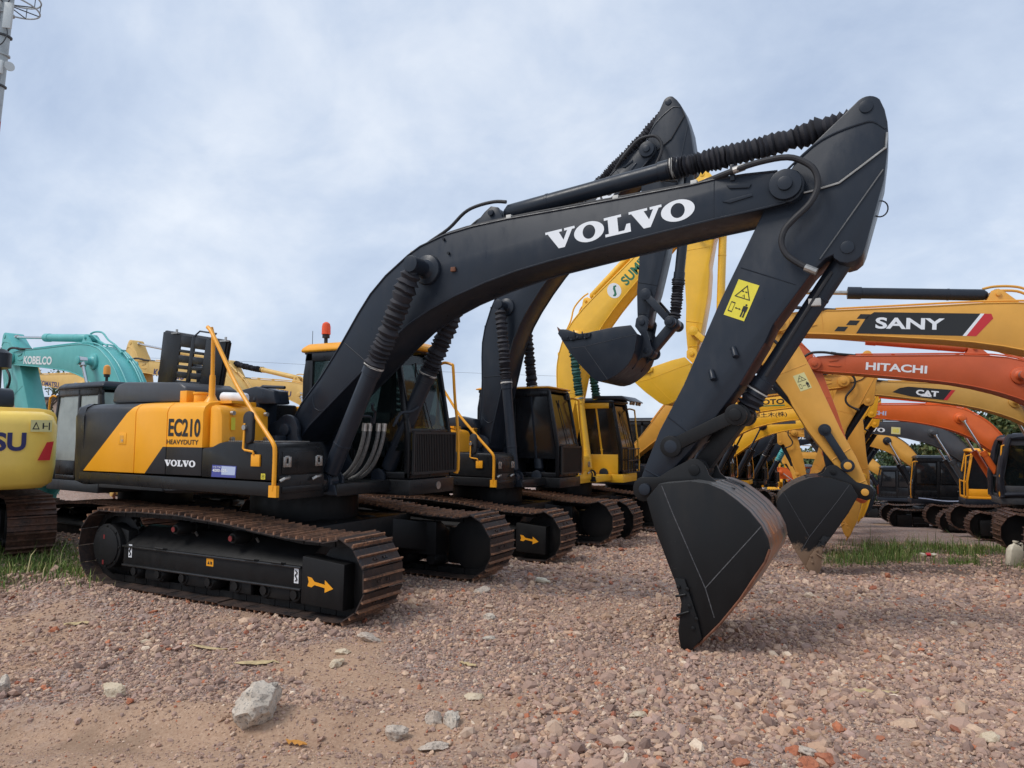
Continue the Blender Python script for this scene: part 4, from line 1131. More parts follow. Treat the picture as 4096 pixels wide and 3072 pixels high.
    if hero:
        for zz in (2.05, 1.76):
            for xx, yy in ((.045, -1.20), (.05, -.72)):
                b_ = MB(); b_.cyl((xx-.03, yy, zz), (xx+.012, yy, zz), .025, 12); b_.build('bolt', 'steel', fto)
        s_ = lay(flat([rect(0, 1, 0, 1)]), (.037, -1.22, 1.86), (0, .06, 0), (-.005, 0, .14)); s_.build('caution_sticker', 'sticker', fto)
        hz_ = MB()
        for i, (dx, dy) in enumerate(((0, -.30), (.03, -.24), (.10, -.16), (.14, -.10))):
            x0 = 1.17+dx*.9
            hz_.tube([(x0, dy, 1.90), (x0-.005, dy, 1.80), (x0-.06, dy, 1.62), (x0-.15, dy, 1.46), (x0-.28, dy, 1.34), (x0-.42, dy, 1.29)], .024, 10, 4)
        hz_.build('braided_hose', 'silverhose', root)
        hf_ = MB()
        for i, (dx, dy) in enumerate(((0, -.30), (.03, -.24), (.10, -.16), (.14, -.10))):
            x0 = 1.17+dx*.9; hf_.cyl((x0, dy, 1.86), (x0+.01, dy, 1.95), .03, 10)
        hf_.build('hose_fitting', 'steel', root)
        pt_ = MB()
        for yy, s1 in ((-.47, 1), (.42, -1)):
            pt_.tube([(1.42, yy, 2.16), (1.36, yy+.08*s1, 2.10), (1.30, yy+.2*s1, 2.08), (1.25, yy+.24*s1, 1.95)], .016, 8, 3)
            pt_.tube([(1.12, yy, 1.93), (1.16, yy+.1*s1, 2.02), (1.24, yy+.2*s1, 2.02), (1.22, yy+.24*s1, 1.92)], .016, 8, 3)
        pt_.build('hydraulic_pipe', 'black', root)
        rc_ = MB(); rc_.box(1.15, 1.24, .50, .66, 1.90, 2.12); rco = rc_.build('red_cloth', 'redcloth', cab, .03)
        for v in rco.data.vertices: v.co += Vector((vn1(v.co*14), vn1(v.co*14+Vector((3, 3, 3))), vn1(v.co*12)))*.06
        hd = MB(); hd.cyl((1.335, 1.0, 1.17), (1.345, 1.0, 1.17), .05, 16); hd.build('front_lamp', 'steel', cab)
        for i, (yy, zz, w_) in enumerate(((.60, 1.215, .12), (.60, 1.195, .09), (.60, 1.175, .07))):
            d_ = MB(); d_.poly([(.86+0*i, cy0-.0325, zz), (.86+w_, cy0-.0325, zz), (.86+w_, cy0-.0325, zz+.008), (.86, cy0-.0325, zz+.008)]); d_.build('small_print', 'paleblue', cab)
    return dict(root=root, boom=boom, arm=arm, bucket=bucket, cab=cab, cw=cwo, tb=tb, ta=ta, tk=tk, deck=tbo, YN=YN, YF=YF, AN=AN, AF=AF)

W = {}
def word(t, bold=.02):
    if (t, bold) not in W: W[(t, bold)] = text_outline(t, bold)
    return W[(t, bold)]
SLAB = slab_word('VOLVO')

volvo = dict(body='gold', accent='body_black', boom='black', cab='black_gloss', roof='gold', bellows='bellows', livery=True, rails=True, rail='gold', grille=True, hatch=True, rodm='black', cyl='black', hood='grey_dark', toolbox='body_black', seam='grey_dark')
# 1: the machine in front
m1 = excavator('largest black and amber excavator, orange beacon on its cab, bucket resting on the gravel', (0, 0, 0), 0, dict(volvo, beacon='beacon', bpos=(-.30, .62), shell='bucket_back', teeth='rust', bucket='bucket_black', link='bucket_black', seam='scuff'), hero=True)
lettering(m1['boom'], SLAB, (3.50, 3.697), (5.02, 3.842), .205, m1['YN']-.003, 'white')
EC = m1['root']
door = [o for o in EC.children if o.name.startswith('side_door')][2]
door2 = door
lettering(door, word('EC210', .028), (-.815, 1.785), (-.272, 1.778), .205, -1.379, 'blackink')
lettering(door, word('HEAVYDUTY', .012), (-.835, 1.694), (-.294, 1.692), .055, -1.379, 'blackink')
lettering(door, SLAB, (-.857, 1.443), (-.329, 1.440), .075, -1.379, 'white')
d = decal(m1['deck'], [(-.060, 1.345), (.322, 1.345), (.330, 1.470), (-.048, 1.476)], -1.3815, 'blueglass', name='phone_sticker')
decal(d, [(.10, 1.372), (.31, 1.372), (.318, 1.462), (.10, 1.466)], -1.383, 'paleblue', name='sticker_fade')
lettering(d, word('4000-525-', .02), (-.04, 1.40), (.20, 1.40), .035, -1.3845, 'white')
lettering(d, word('出租·质量', .0), (-.035, 1.447), (.09, 1.446), .016, -1.3845, 'white')
y_ = decal(m1['deck'], [(.70, 1.342), (.762, 1.342), (.762, 1.402), (.70, 1.402)], -1.3815, 'sticker', name='yellow_sticker')
lay(flat([rect(0, 1, 0, .12), rect(0, .12, 0, 1), rect(.88, 1, 0, 1), rect(0, 1, .88, 1), rect(.3, .7, .4, .6), rect(.45, .6, .2, .8)]), (.712, -1.383, 1.353), (.038, 0, 0), (0, 0, .038)).build('sticker_mark', 'blackink', y_)
warning_sticker((5.241, m1['AN']-.003, 2.927), (.178, 0, -.075), (.138, 0, .313), m1['arm'])
bs = decal([c for c in EC.children if c.name.startswith('track')][1], [(1.0, -1.0, 0)]*3, 0, 'blueglass') if False else None

# 2: second black machine
m2 = excavator('black and amber excavator behind the largest one, black bucket held curled high in the air', (-.25, 5.05, -.22), 0, dict(volvo, thinroof=True, arrow=True, glass='darkglass', bbellows='bellows', bcyl='black'), armpin=(3.25, 6.97), bktpin=(3.13, 3.98), brot=-104, tilt=(R(-.6), 0))
lettering(m2['boom'], SLAB, (3.50, 3.697), (5.02, 3.842), .205, m2['YN']-.003, 'white', m2['tb'])
# 3: yellow machine
Y3 = dict(trim=True, body='yellow_new', accent='yellow_new', boom='yellow_new', cab='black_gloss', roof='black', glass='darkglass', bellows='green_bellows', rodm='yellow_new', visor=True, deck='yellow_new', pipe='yellow_new', rail='yellow_new', hood='black', bucket='yellow_new', teeth='yellow_new', link='yellow_new', bbellows='green_bellows')
m3 = excavator('bright yellow excavator with green ram bellows and a white round emblem on its raised boom', (-.58, 9.4, -.42), 0, Y3, armpin=(3.05, 6.98), bktpin=(3.10, 3.92), brot=-95, scale=1.05)
th_ = [(math.cos(R(a))*.5+.5, math.sin(R(a))*.5+.5) for a in range(0, 360, 15)]
pw = m3['tb']((3.25, 3.60)); 
def on_boom(m, shape, p, u, v, y, mat, nm):
    a = C(m['tb'](p)); b = C(m['tb']((p[0]+u[0], p[1]+u[1]))); c = C(m['tb']((p[0]+v[0], p[1]+v[1])))
    return lay(shape, (a.real, y, a.imag), ((b-a).real, 0, (b-a).imag), ((c-a).real, 0, (c-a).imag)).build(nm, mat, m['boom'])
em = on_boom(m3, flat([th_]), (3.30, 3.66), (.33, .04), (-.03, .38), m3['YN']-.003, 'white', 'emblem')
sw = [(.2, .35), (.3, .28), (.45, .30), (.58, .46), (.72, .62), (.85, .6), (.88, .66), (.72, .74), (.55, .66), (.42, .46), (.3, .40), (.22, .44)]
on_boom(m3, flat([sw]), (3.36, 3.74), (.22, .025), (-.02, .21), m3['YN']-.0055, 'greenink', 'emblem_stroke')
lettering(m3['boom'], word('SUMITOMO', .03), (3.74, 3.73), (5.2, 3.86), .25, m3['YN']-.003, 'greenink', m3['tb'])

# 4 - 9: the row goes on behind the big bucket
def row(label, y, K, txt=None, lab=None, dz=0, **kw):
    O = (-.25, y, hz(-.25, y)*1.0+dz)
    return excavator(label, O, 0, K, det=1, **kw)
S4 = dict(body='orange_yellow', accent='black', boom='orange_yellow', cab='black_gloss', roof='black', glass='darkglass', cyl='black', bucket='orange_yellow', teeth='orange_yellow', pipe='orange_yellow', rodm='chrome', hood='black')
m4 = row('orange yellow excavator with a black stripe on its boom, above the green underlined capitals', 13.3, S4, armpin=(5.82, 3.92), bktpin=(4.95, 1.15), brot=20)
def stripe(m, p, L_, H_, y, txt, bold=.03, frac=(.30, .78), chev=True):
    """name stripe along the boom, laid from the nose p towards the bend; the word reads the right way round on either side"""
    tf = m['tb']
    def P(a, b): return (p[0]-L_*a, p[1]+b*H_-L_*a*.095)
    base = decal(m['boom'], [P(.16, 0), P(.90, 0), P(1.03, 1.0), P(.30, 1.0), P(.24, .75)], y, 'blackink', tf, 'name_stripe') if chev else decal(m['boom'], [P(0, .30), P(.12, .75), P(.26, .95), P(.95, 1), P(.82, 0), P(.3, .05)], y, 'blackink', tf, 'name_stripe')
    sg = -.0025 if y < 0 else .0025
    if chev:
        for a0, b0 in ((0, .08), (.09, .38), (.17, .68)): decal(base, [P(a0, b0), P(a0+.075, b0), P(a0+.105, b0+.22), P(a0+.03, b0+.22)], y, 'blackink', tf, 'stripe_block')
        decal(base, [P(.90, 0), P(.925, 0), P(1.055, 1), P(1.03, 1)], y, 'white', tf, 'stripe_edge'); decal(base, [P(.925, 0), P(.99, 0), P(1.11, .8), P(1.10, 1), P(1.055, 1)], y, 'red', tf, 'stripe_end')
    else:
        decal(base, [P(.82, 0), P(.88, 0), P(1.01, 1), P(.95, 1)], y, 'red', tf, 'stripe_end')
    a, b = P(frac[0], .24), P(frac[1], .24)
    if y < 0: a, b = b, a
    lt = lettering(base, word(txt, bold), a, b, H_*.52, y+sg, 'white', tf)
    return base
stripe(m4, (5.0, 3.79), 1.85, .33, m4['YN']-.003, 'SANY')
Y5 = dict(body='yellow', accent='yellow', boom='yellow', cab='black_gloss', roof='black', glass='darkglass', pipe='yellow', rodm='black', cyl='black', hood='black', bucket='yellow', teeth='yellow')
m5 = row('yellow excavator with black capitals underlined in green on its boom', 17.3, dict(Y5), armpin=(5.82, 3.90), bktpin=(4.9, 1.12), brot=20)
lettering(m5['boom'], word('KOTO', .03), (3.02, 3.745), (3.89, 3.785), .17, m5['YN']-.003, 'blackink', m5['tb'])
on_boom(m5, flat([rect(0, 1, 0, 1)]), (3.08, 3.69), (.82, .04), (-.003, .035), m5['YN']-.003, 'greenink', 'underline')
m6 = row('yellow excavator with black written characters along its boom', 21.4, dict(Y5), armpin=(5.83, 3.92), bktpin=(4.9, 1.12), brot=20)
lettering(m6['boom'], word('源土木(株)', .012), (2.27, 3.65), (3.47, 3.72), .21, m6['YN']-.003, 'blackink', m6['tb'])
m6b = row('yellow excavator with a white spot and a grey bar on its boom', 25.2, dict(Y5), armpin=(5.83, 3.90), bktpin=(4.9, 1.12), brot=20)
on_boom(m6b, flat([th_]), (2.05, 3.72), (.2, .02), (-.01, .12), m6b['YN']-.003, 'white', 'white_spot')
on_boom(m6b, flat([rect(0, 1, 0, 1)]), (2.40, 3.735), (.95, .05), (-.01, .12), m6b['YN']-.003, 'grey_dark', 'grey_bar')
m7 = row('distant black boomed excavator with black rams, just under the boom with the grey bar', 29.4, dict(volvo, bellows='bellows', hatch=False), armpin=(5.83, 3.85), bktpin=(4.9, 1.1), brot=20)
lettering(m7['boom'], SLAB, (2.30, 3.72), (3.62, 3.80), .19, m7['YN']-.003, 'white', m7['tb'])
m8 = row('distant black boomed excavator with teal sleeves on its boom rams', 33.6, dict(volvo, bellows='teal', hatch=False), armpin=(5.83, 3.85), bktpin=(4.9, 1.1), brot=20)
lettering(m8['boom'], SLAB, (2.15, 3.70), (3.45, 3.79), .19, m8['YN']-.003, 'white', m8['tb'])

# right-hand row, facing left
YAWR = 188
S1 = dict(body='orange_yellow', accent='black', boom='orange_yellow', cab='orange_yellow', roof='orange_yellow', cyl='black', bucket='muddy_black', shell='bucket_black', teeth='mud', cutter='muddy_black', link='black', pipe='orange_yellow', rodm='steel', bellows=None, bbellows='bellows', bcyl='black', shoes=('shoe_rust', 'grouser_rust'), seam='grey_dark')
r1 = excavator('orange yellow excavator facing left, muddy black bucket and black striped boom with red tip', (10.81, 6.35, -.21), YAWR, S1, armpin=(5.86, 3.87), bktpin=(4.70, 1.20), brot=12, bscale=1.06, view=1)
# (reads from the left side: towards the boom foot)
def stripeL(m, x_nose, z, L_, H_, txt, **kw): return stripe(m, (x_nose, z), L_, H_, m['YF']+.003, txt, **kw)
stripeL(r1, 5.02, 3.80, 1.93, .34, 'SANY')
warning_sticker((r1['ta']((5.28, 2.95))[0]+.19, r1['AF']+.003, r1['ta']((5.28, 2.95))[1]-.05), (-.17, 0, .06), (.11, 0, .25), r1['arm'], 'pale_sticker')
H2 = dict(body='red_orange', accent='grey_dark', boom='red_orange', cab='red_orange', roof='red_orange', cyl='red_orange', bucket='red_orange', teeth='mud', rodm='steel', pipe='red_orange', shoes=('shoe_rust', 'grouser_rust'))
r2 = excavator('red orange excavator with white capitals on its boom, under the striped orange boom', (10.86, 10.95, hz(10.86, 10.95)), YAWR, H2, armpin=(5.81, 4.02), bktpin=(4.95, 1.15), brot=25, view=1)
lettering(r2['boom'], word('HITACHI', .03), (4.80, 3.85), (3.66, 3.74), .165, r2['YF']+.003, 'white', r2['tb'])
C3 = dict(body='tan_yellow', accent='grey_dark', boom='tan_yellow', arm='orange_yellow', cab='tan_yellow', roof='tan_yellow', cyl='tan_yellow', bucket='yellow', teeth='mud', rodm='chrome', pipe='tan_yellow', bcyl='black', shoes=('shoe_rust', 'grouser_rust'))
r3 = excavator('tan yellow excavator with a short black emblem stripe on its boom', (11.40, 16.08, hz(11.40, 16.08)), YAWR, C3, armpin=(5.75, 4.14), bktpin=(5.52, 1.22), brot=26, view=1)
cat_ = stripeL(r3, 4.88, 3.79, 1.48, .29, 'CAT', chev=False, frac=(.38, .74), bold=.045)
tf_ = r3['tb']; decal(cat_, [(4.22, 3.775), (4.07, 3.835), (3.93, 3.745)], r3['YF']+.008, 'white', tf_, 'emblem_triangle')
H4 = dict(body='orange', accent='grey_dark', boom='orange', cab='grey_dark', roof='grey_dark', cyl='orange', bucket='orange', rodm='chrome', pipe='orange', wrap=True, shoes=('shoe_rust', 'grouser_rust'))
r4 = excavator('bright orange excavator with its cab wrapped in black plastic', (10.53, 17.96+2.2, hz(10.53, 20.16)+.10), YAWR, H4, armpin=(5.84, 3.94), bktpin=(5.2, 1.2), brot=25, view=1)
lettering(r4['boom'], word('HITACHI', .03), (5.10, 3.87), (4.10, 3.78), .14, r4['YF']+.003, 'paleblue', r4['tb'])
V5 = dict(glass='darkglass', body='gold', accent='grey_dark', boom='grey_dark', cab='gold', roof='gold', cyl='grey_dark', bucket='grey_dark', rodm='chrome', shoes=('shoe_rust', 'grouser_rust'), deck='black')
r5 = excavator('grey boomed excavator with an amber cab and a pale yellow number plate on its boom', (10.01, 24.88, hz(10.01, 24.88)), YAWR, V5, armpin=(5.85, 3.89), bktpin=(5.2, 1.15), brot=25, view=1)
lettering(r5['boom'], SLAB, (4.90, 3.81), (3.64, 3.70), .17, r5['YF']+.003, 'white', r5['tb'])
ps_ = decal(r5['boom'], [(3.43, 3.645), (3.12, 3.615), (3.10, 3.88), (3.41, 3.91)], r5['YF']+.003, 'pale_sticker', r5['tb'], 'number_plate')
lettering(ps_, word('03', .03), (3.36, 3.695), (3.17, 3.68), .15, r5['YF']+.006, 'sticker', r5['tb'])
S6 = dict(body='black_gloss', accent='black', boom='orange_yellow', cab='black_gloss', roof='black', glass='darkglass', cyl='black', bucket='orange_yellow', rodm='chrome', film=True, deck='black')
r6 = excavator('orange yellow excavator whose black cab windows are covered in protective film', (8.43, 28.84, hz(8.43, 28.84)), YAWR, S6, armpin=(5.79, 4.0), bktpin=(5.2, 1.15), brot=25, view=1)
stripeL(r6, 5.05, 3.70, 1.5, .32, 'SANY')

# left-hand machines
L1K = dict(body='cw_yellow', accent='cw_yellow', boom='yellow_pale', cab='cw_yellow', cw='square', cwc='cw_yellow', hood='black', precleaner=True, shoes=('shoe_rust', 'grouser_rust'), deck='grey_dark', toolbox='cw_yellow', teeth='mud')
l1 = excavator('yellow excavator seen from behind, blue capitals and red reflector on its counterweight', (-6.80, -1.36, hz(-6.8, -1.36)), 162, L1K, view=1)
cw = l1['cw']
lay(word('KOMATSU', .035), (-2.875, .55, 1.60), (0, -1.50, 0), (0, 0, .25)).build('lettering', 'blue', cw)
for s_ in (1, -1):
    lay(flat([[(0, 0), (.8, 0), (1, 1), (.55, .95)] if s_ > 0 else [(.2, 0), (1, 0), (.45, .95), (0, 1)]]), (-2.875, -1.09 if s_ > 0 else 1.27, 1.47), (0, -.18, 0), (0, 0, .26)).build('reflector', 'red', cw)
st_ = lay(flat([rect(0, 1, 0, 1)]), (-2.875, -.99, 1.86), (0, -.25, 0), (0, 0, .16)).build('warning_sticker', 'pale_sticker', cw)
lay(flat([[(.08, .2), (.42, .2), (.38, .28), (.15, .28)], [(.08, .2), (.25, .85), (.27, .7), (.15, .28)], [(.42, .2), (.25, .85), (.25, .68), (.36, .28)], rect(.55, .62, .25, .75), rect(.62, .8, .45, .52), rect(.84, .9, .15, .8)]), (-2.8775, -.99, 1.86), (0, -.25, 0), (0, 0, .16), False).build('pictogram', 'blackink', st_)
K1 = dict(glass='paleglass', body='teal', accent='grey_dark', boom='teal', cab='black_gloss', roof='black', cyl='teal', bucket='teal', pipe='teal', rodm='chrome', beacon='amber', bpos=(-.1, 1.1), shoes=('shoe_rust', 'grouser_rust'), deck='grey_dark')
k1 = excavator('teal excavator with a black cab and white capitals on its boom', (-6.1, 2.3, hz(-6.1, 2.3)-.10), 175, K1, armpin=(5.86, 3.90), bktpin=(4.45, 1.22), brot=30, scale=1.0, view=1)
lettering(k1['boom'], word('KOBELCO', .035), (5.22, 3.84), (3.86, 3.72), .19, k1['YF']+.003, 'white', k1['tb'])
PK = dict(body='yellow_pale', accent='yellow_pale', boom='yellow_pale', cab='yellow_pale', cw='square', cyl='yellow_pale', pipe='yellow_pale', rodm='chrome', bucket='yellow_pale', hood='grey_dark', shoes=('shoe_rust', 'grouser_rust'), abellows='bellows')
km3 = excavator('faded yellow excavator with bent boom just behind the raised slotted black hood panel', (-8.08, 7.03, hz(-8.08, 7.03)), 178, dict(PK, abellows=None), armpin=(5.74, 4.25), bktpin=(5.2, 1.3), brot=25, view=1)
lettering(km3['boom'], word('KOMATSU', .03), (4.9, 3.72), (3.45, 3.60), .22, km3['YF']+.003, 'blue', km3['tb'])
km4 = excavator('faded yellow excavator with a black sleeve on its arm ram, left of the orange beacon', (-9.56, 11.97, hz(-9.56, 11.97)), 178, PK, armpin=(5.67, 4.35), bktpin=(5.2, 1.4), brot=25, view=1)
lettering(km4['boom'], word('KOMATSU', .03), (4.25, 3.68), (2.75, 3.56), .20, km4['YF']+.003, 'blue', km4['tb'])
km2 = excavator('faded yellow excavator seen beneath the teal boom', (-18.8, 9.9, hz(-18.8, 9.9)), 178, dict(PK, abellows=None), armpin=(5.79, 4.0), bktpin=(5.3, 1.1), brot=25, scale=1.1, view=1)
lettering(km2['boom'], word('KOMATSU', .03), (4.95, 3.75), (3.6, 3.62), .2, km2['YF']+.003, 'blue', km2['tb'])
#@@TAIL
# ---------------------------------------------------------------- stones, litter, grass
def ray_ground(px, py):
    """authoring helper: where the line of sight through a point of the 4096 x 3072 frame meets the yard"""
    d = fwd + rg2*((px-2048)/2839) - up2*((py-1536)/2839)
    t = 2.0
    for _ in range(4000):
        p = Vector(CAM)+d*t
        if p.z <= hz(p.x, p.y): break
        t += .01+t*.001
    return p.x, p.y
ICO = None
def ico(sub):
    bm = bmesh.new(); bmesh.ops.create_icosphere(bm, subdivisions=sub, radius=1.0)
    v = np.array([x.co[:] for x in bm.verts]); f = np.array([[x.index for x in q.verts] for q in bm.faces]); bm.free(); return v, f
def stonemat():
    m, t, b = newmat('crushed_stone')
    a = N(t, 'ShaderNodeAttribute', attribute_name='tint')
    n = objnoise(t, 60, 5, .7); n2 = objnoise(t, 9, 3, .6)
    c = mixc(t, maprange(t, n, .3, .7, 0, .5), a.outputs['Color'], (.30, .22, .17))
    t.links.new(c, b.inputs['Base Color']); b.inputs['Roughness'].default_value = .88; b.inputs['Specular IOR Level'].default_value = .25
    bump(t, b, n, .5, .006)
    return m
MAT['stone'] = stonemat()
PAL = np.array([(.40, .30, .265), (.34, .255, .23), (.46, .36, .30), (.27, .205, .195), (.52, .42, .34), (.36, .28, .27), (.21, .155, .15), (.42, .31, .24), (.56, .48, .42), (.42, .15, .075), (.30, .10, .06), (.66, .62, .55)])
PAL = PAL*np.array((1.16, .985, .83))
PW = np.array([16, 16, 14, 12, 10, 10, 7, 8, 4, 2.2, 1.2, .9]); PW = PW/PW.sum()
def scatter(n, s0, s1, rmed, rsig, rmax, power, maxq=1.02):
    u = RNG.random(n)
    s = (s0**power + u*(s1**power-s0**power))**(1/power)
    q = (RNG.random(n)*2-1)*maxq
    t = q*s
    x = CAM[0]+s*F2[0]+t*R2[0]; y = CAM[1]+s*F2[1]+t*R2[1]
    r = np.minimum(rmed*np.exp(RNG.normal(0, rsig, n)), rmax)
    dm = dirtmask(x, y)
    keep = RNG.random(n) > .9*np.clip((dm-.25)*1.7, 0, 1)
    keep |= (RNG.random(n) < .42)
    inside = (np.abs(np.abs(y)-1.195) < .28) & (np.abs(x) < 1.75)
    sm = soilmask(x, y)
    keep &= ~inside & (RNG.random(n) > sm*.8)
    r = r*(1-.45*np.clip(dm, 0, 1))*(1+.55*vnoise(x*.7+11, y*.7)+.35*vnoise(x*1.9, y*1.9+4))*(1+.45*np.exp(-(((s-4.2)/.7)**2+((t-.35)/.8)**2)))
    return x[keep], y[keep], r[keep]
def stones(name, x, y, r, sub, label, smooth=False):
    bv, bf = ico(sub); n = len(x); nv = len(bv)
    k = .45 if sub == 1 else .5
    V = np.repeat(bv[None], n, 0)
    V = V*(1+RNG.uniform(-k*.6, k*.6, (n, nv, 1)))
    sc3 = np.stack([RNG.uniform(.75, 1.35, n), RNG.uniform(.7, 1.1, n), RNG.uniform(.45, .85, n)], -1)
    V = V*sc3[:, None, :]
    # random turn: mostly about the vertical, some tilt
    a = RNG.uniform(0, 2*np.pi, n); b = RNG.normal(0, .45, n); c = RNG.normal(0, .45, n)
    ca, sa, cb, sb, cc, s_c = np.cos(a), np.sin(a), np.cos(b), np.sin(b), np.cos(c), np.sin(c)
    Rz = np.zeros((n, 3, 3)); Rz[:, 0, 0] = ca; Rz[:, 0, 1] = -sa; Rz[:, 1, 0] = sa; Rz[:, 1, 1] = ca; Rz[:, 2, 2] = 1
    Rx = np.zeros((n, 3, 3)); Rx[:, 0, 0] = 1; Rx[:, 1, 1] = cb; Rx[:, 1, 2] = -sb; Rx[:, 2, 1] = sb; Rx[:, 2, 2] = cb
    Ry = np.zeros((n, 3, 3)); Ry[:, 1, 1] = 1; Ry[:, 0, 0] = cc; Ry[:, 0, 2] = s_c; Ry[:, 2, 0] = -s_c; Ry[:, 2, 2] = cc
    Q = Rz@Rx@Ry
    V = np.einsum('nij,nvj->nvi', Q, V)*r[:, None, None]
    z = height(x, y)+r*RNG.uniform(-.05, .42, n)
    V = V+np.stack([x, y, z], -1)[:, None, :]
    F = (bf[None]+(np.arange(n)*nv)[:, None, None]).reshape(-1, 3)
    me = bpy.data.meshes.new(name)
    V = V.reshape(-1, 3).astype(np.float32)
    me.vertices.add(len(V)); me.vertices.foreach_set('co', V.ravel())
    me.loops.add(F.size); me.loops.foreach_set('vertex_index', F.ravel().astype(np.int32))
    me.polygons.add(len(F)); me.polygons.foreach_set('loop_start', (np.arange(len(F))*3).astype(np.int32))
    me.polygons.foreach_set('use_smooth', np.zeros(len(F), bool))
    me.update(calc_edges=True)
    me.shade_flat()
    col = PAL[RNG.choice(len(PAL), n, p=PW)]*RNG.uniform(.78, 1.22, (n, 1))
    at = me.attributes.new('tint', 'FLOAT_COLOR', 'POINT')
    cc4 = np.ones((n, nv, 4), np.float32); cc4[..., :3] = np.clip(col, 0, 1)[:, None, :]
    at.data.foreach_set('color', cc4.ravel())
    o = link(name, me, 'stone'); o['kind'] = 'stuff'; o['label'] = label; o['category'] = 'gravel'
    return o
x, y, r = scatter(104000, 3.2, 8.5, .0118, .5, .05, 2.0)
stones('gravel', x, y, r, 1, 'loose crushed stone spread over the near yard')
x, y, r = scatter(98000, 8.3, 19, .0165, .45, .06, 1.7)
stones('far_gravel', x, y, r, 1, 'loose crushed stone spread over the yard farther back')
x, y, r = scatter(37000, 3.2, 7.0, .0075, .4, .02, 2.0)
x2, y2, r2_ = scatter(29000, 3.2, 6.2, .007, .5, .03, 2.0)
stones('grit', np.r_[x, x2], np.r_[y, y2], np.r_[r, r2_], 1, 'fine stone chips between the larger gravel')
x, y, r = scatter(1650, 3.4, 14, .038, .3, .07, 1.6)
stones('cobbles', x, y, r, 1, 'coarser lumps of stone scattered among the gravel')

def rockmat(name, a, b_, sc_=8, dark=None):
    m, t, b = newmat(name)
    n = objnoise(t, sc_, 8, .75); n2 = objnoise(t, sc_*4, 6, .8); n3 = objnoise(t, sc_*.5, 4, .6)
    c = mixc(t, maprange(t, n, .35, .65), a, b_)
    c = mixc(t, maprange(t, n2, .51, .60, 0, .8), c, dark or tuple(q*.35 for q in a))
    c = mixc(t, maprange(t, n3, .56, .66, 0, .6), c, tuple(q*.55 for q in a))
    t.links.new(c, b.inputs['Base Color']); b.inputs['Roughness'].default_value = .85
    bump(t, b, n2, .8, .012)
    return m
MAT['rock_white'] = rockmat('pale_concrete_rock', (.47, .39, .31), (.74, .65, .54), 9, (.10, .095, .09))
MAT['rock_tan'] = rockmat('tan_sandstone', (.56, .43, .28), (.68, .58, .44), 7, (.4, .29, .18))
MAT['rock_grey'] = rockmat('grey_limestone', (.48, .39, .31), (.66, .56, .46), 10, (.2, .165, .14))
MAT['brick'] = rockmat('broken_red_brick', (.42, .13, .06), (.50, .20, .11), 12, (.26, .08, .04))
def rock(px, py, size, mat, label, seed, name='rock', rz=0.0, sink=.33, jag=.6):
    x, y = ray_ground(px, py)
    v, f = ico(4)
    g = np.random.default_rng(seed)
    # chop a ball with random planes: broken faces, then roughen
    for _ in range(13):
        n_ = g.normal(size=3); n_ /= np.linalg.norm(n_); d = g.uniform(.52, .86)
        dd = v@n_-d; v = v-np.outer(np.maximum(dd, 0), n_)
    o3 = Vector(g.uniform(0, 50, 3))
    w = np.array([mnoise.fractal(Vector(p)*2.6+o3, 1.0, 2.0, 5) for p in v])
    v = v*(1+.09*jag*3*w)[:, None]
    v = v*np.array(size)/2
    me = bpy.data.meshes.new(name); me.from_pydata(v.tolist(), [], f.tolist())
    for p in me.polygons: p.use_smooth = True
    me.set_sharp_from_angle(angle=R(30))
    o = link(name, me, mat); o.location = (x, y, hz(x, y)+size[2]*(.5-sink)); o.rotation_euler = (g.normal(0, .1), g.normal(0, .1), rz)
    return tag(o, label, 'rock')
S_ = 1.8517
az = YAW-math.pi/2
rock(555*S_, 1552*S_, (.32, .28, .33), 'rock_white', 'large white and grey chunk of broken concrete on the dirt', 6, rz=az+.5, sink=.2, jag=.75)
rock(242*S_, 1505*S_, (.20, .13, .12), 'rock_tan', 'tan wedge shaped stone lying on the dirt', 9, rz=az-.3, sink=.2)
rock(858*S_, 1595*S_, (.17, .12, .12), 'rock_grey', 'pale grey angular stone on the dirt below the gravel heap', 12, rz=az)
rock(940*S_, 1558*S_, (.13, .10, .11), 'rock_grey', 'whitish grey stone leaning beside a slightly larger whitish one', 15, rz=az+.4)
rock(978*S_, 1566*S_, (.11, .12, .14), 'rock_white', 'whitish stone between two piles of dark gravel', 18, rz=az)
rock(935*S_, 1618*S_, (.20, .14, .06), 'rock_grey', 'flat whitish slab half buried near the bottom edge', 21, rz=az)
rock(726*S_, 1437*S_, (.14, .11, .10), 'rock_tan', 'brownish cobble just below a flat tan one', 24, rz=az)
rock(741*S_, 1412*S_, (.20, .13, .06), 'rock_tan', 'flat tan stone on the gravel behind the large white chunk', 27, rz=az)
rock(800*S_, 1383*S_, (.25, .16, .09), 'rock_grey', 'light grey broken slab in front of the nearest track', 30, rz=az+.2)
rock(1040*S_, 1280*S_, (.25, .18, .10), 'rock_grey', 'light grey stone on the gravel between the first and second tracks', 33, rz=az)
rock(4*S_, 1500*S_, (.10, .08, .16), 'rock_white', 'white upright shard at the left border', 36, rz=az, sink=.15)
rock(2135*S_, 1606*S_, (.15, .12, .11), 'rock_tan', 'rounded beige stone near the lower right corner', 39, rz=az)
rock(1025*S_, 1510*S_, (.15, .11, .07), 'rock_tan', 'pale beige flat stone in the middle of the foreground gravel', 42, rz=az)
rock(1375*S_, 1548*S_, (.14, .10, .05), 'rock_tan', 'small salmon coloured flat stone below the bucket shadow', 45, rz=az)
rock(315*S_, 1390*S_, (.11, .08, .06), 'rock_tan', 'ochre stone on the gravel slope before the track', 48, rz=az)
rock(1058*S_, 1337*S_, (.14, .09, .08), 'rock_white', 'white squarish stone alone on the gravel', 51, rz=az)
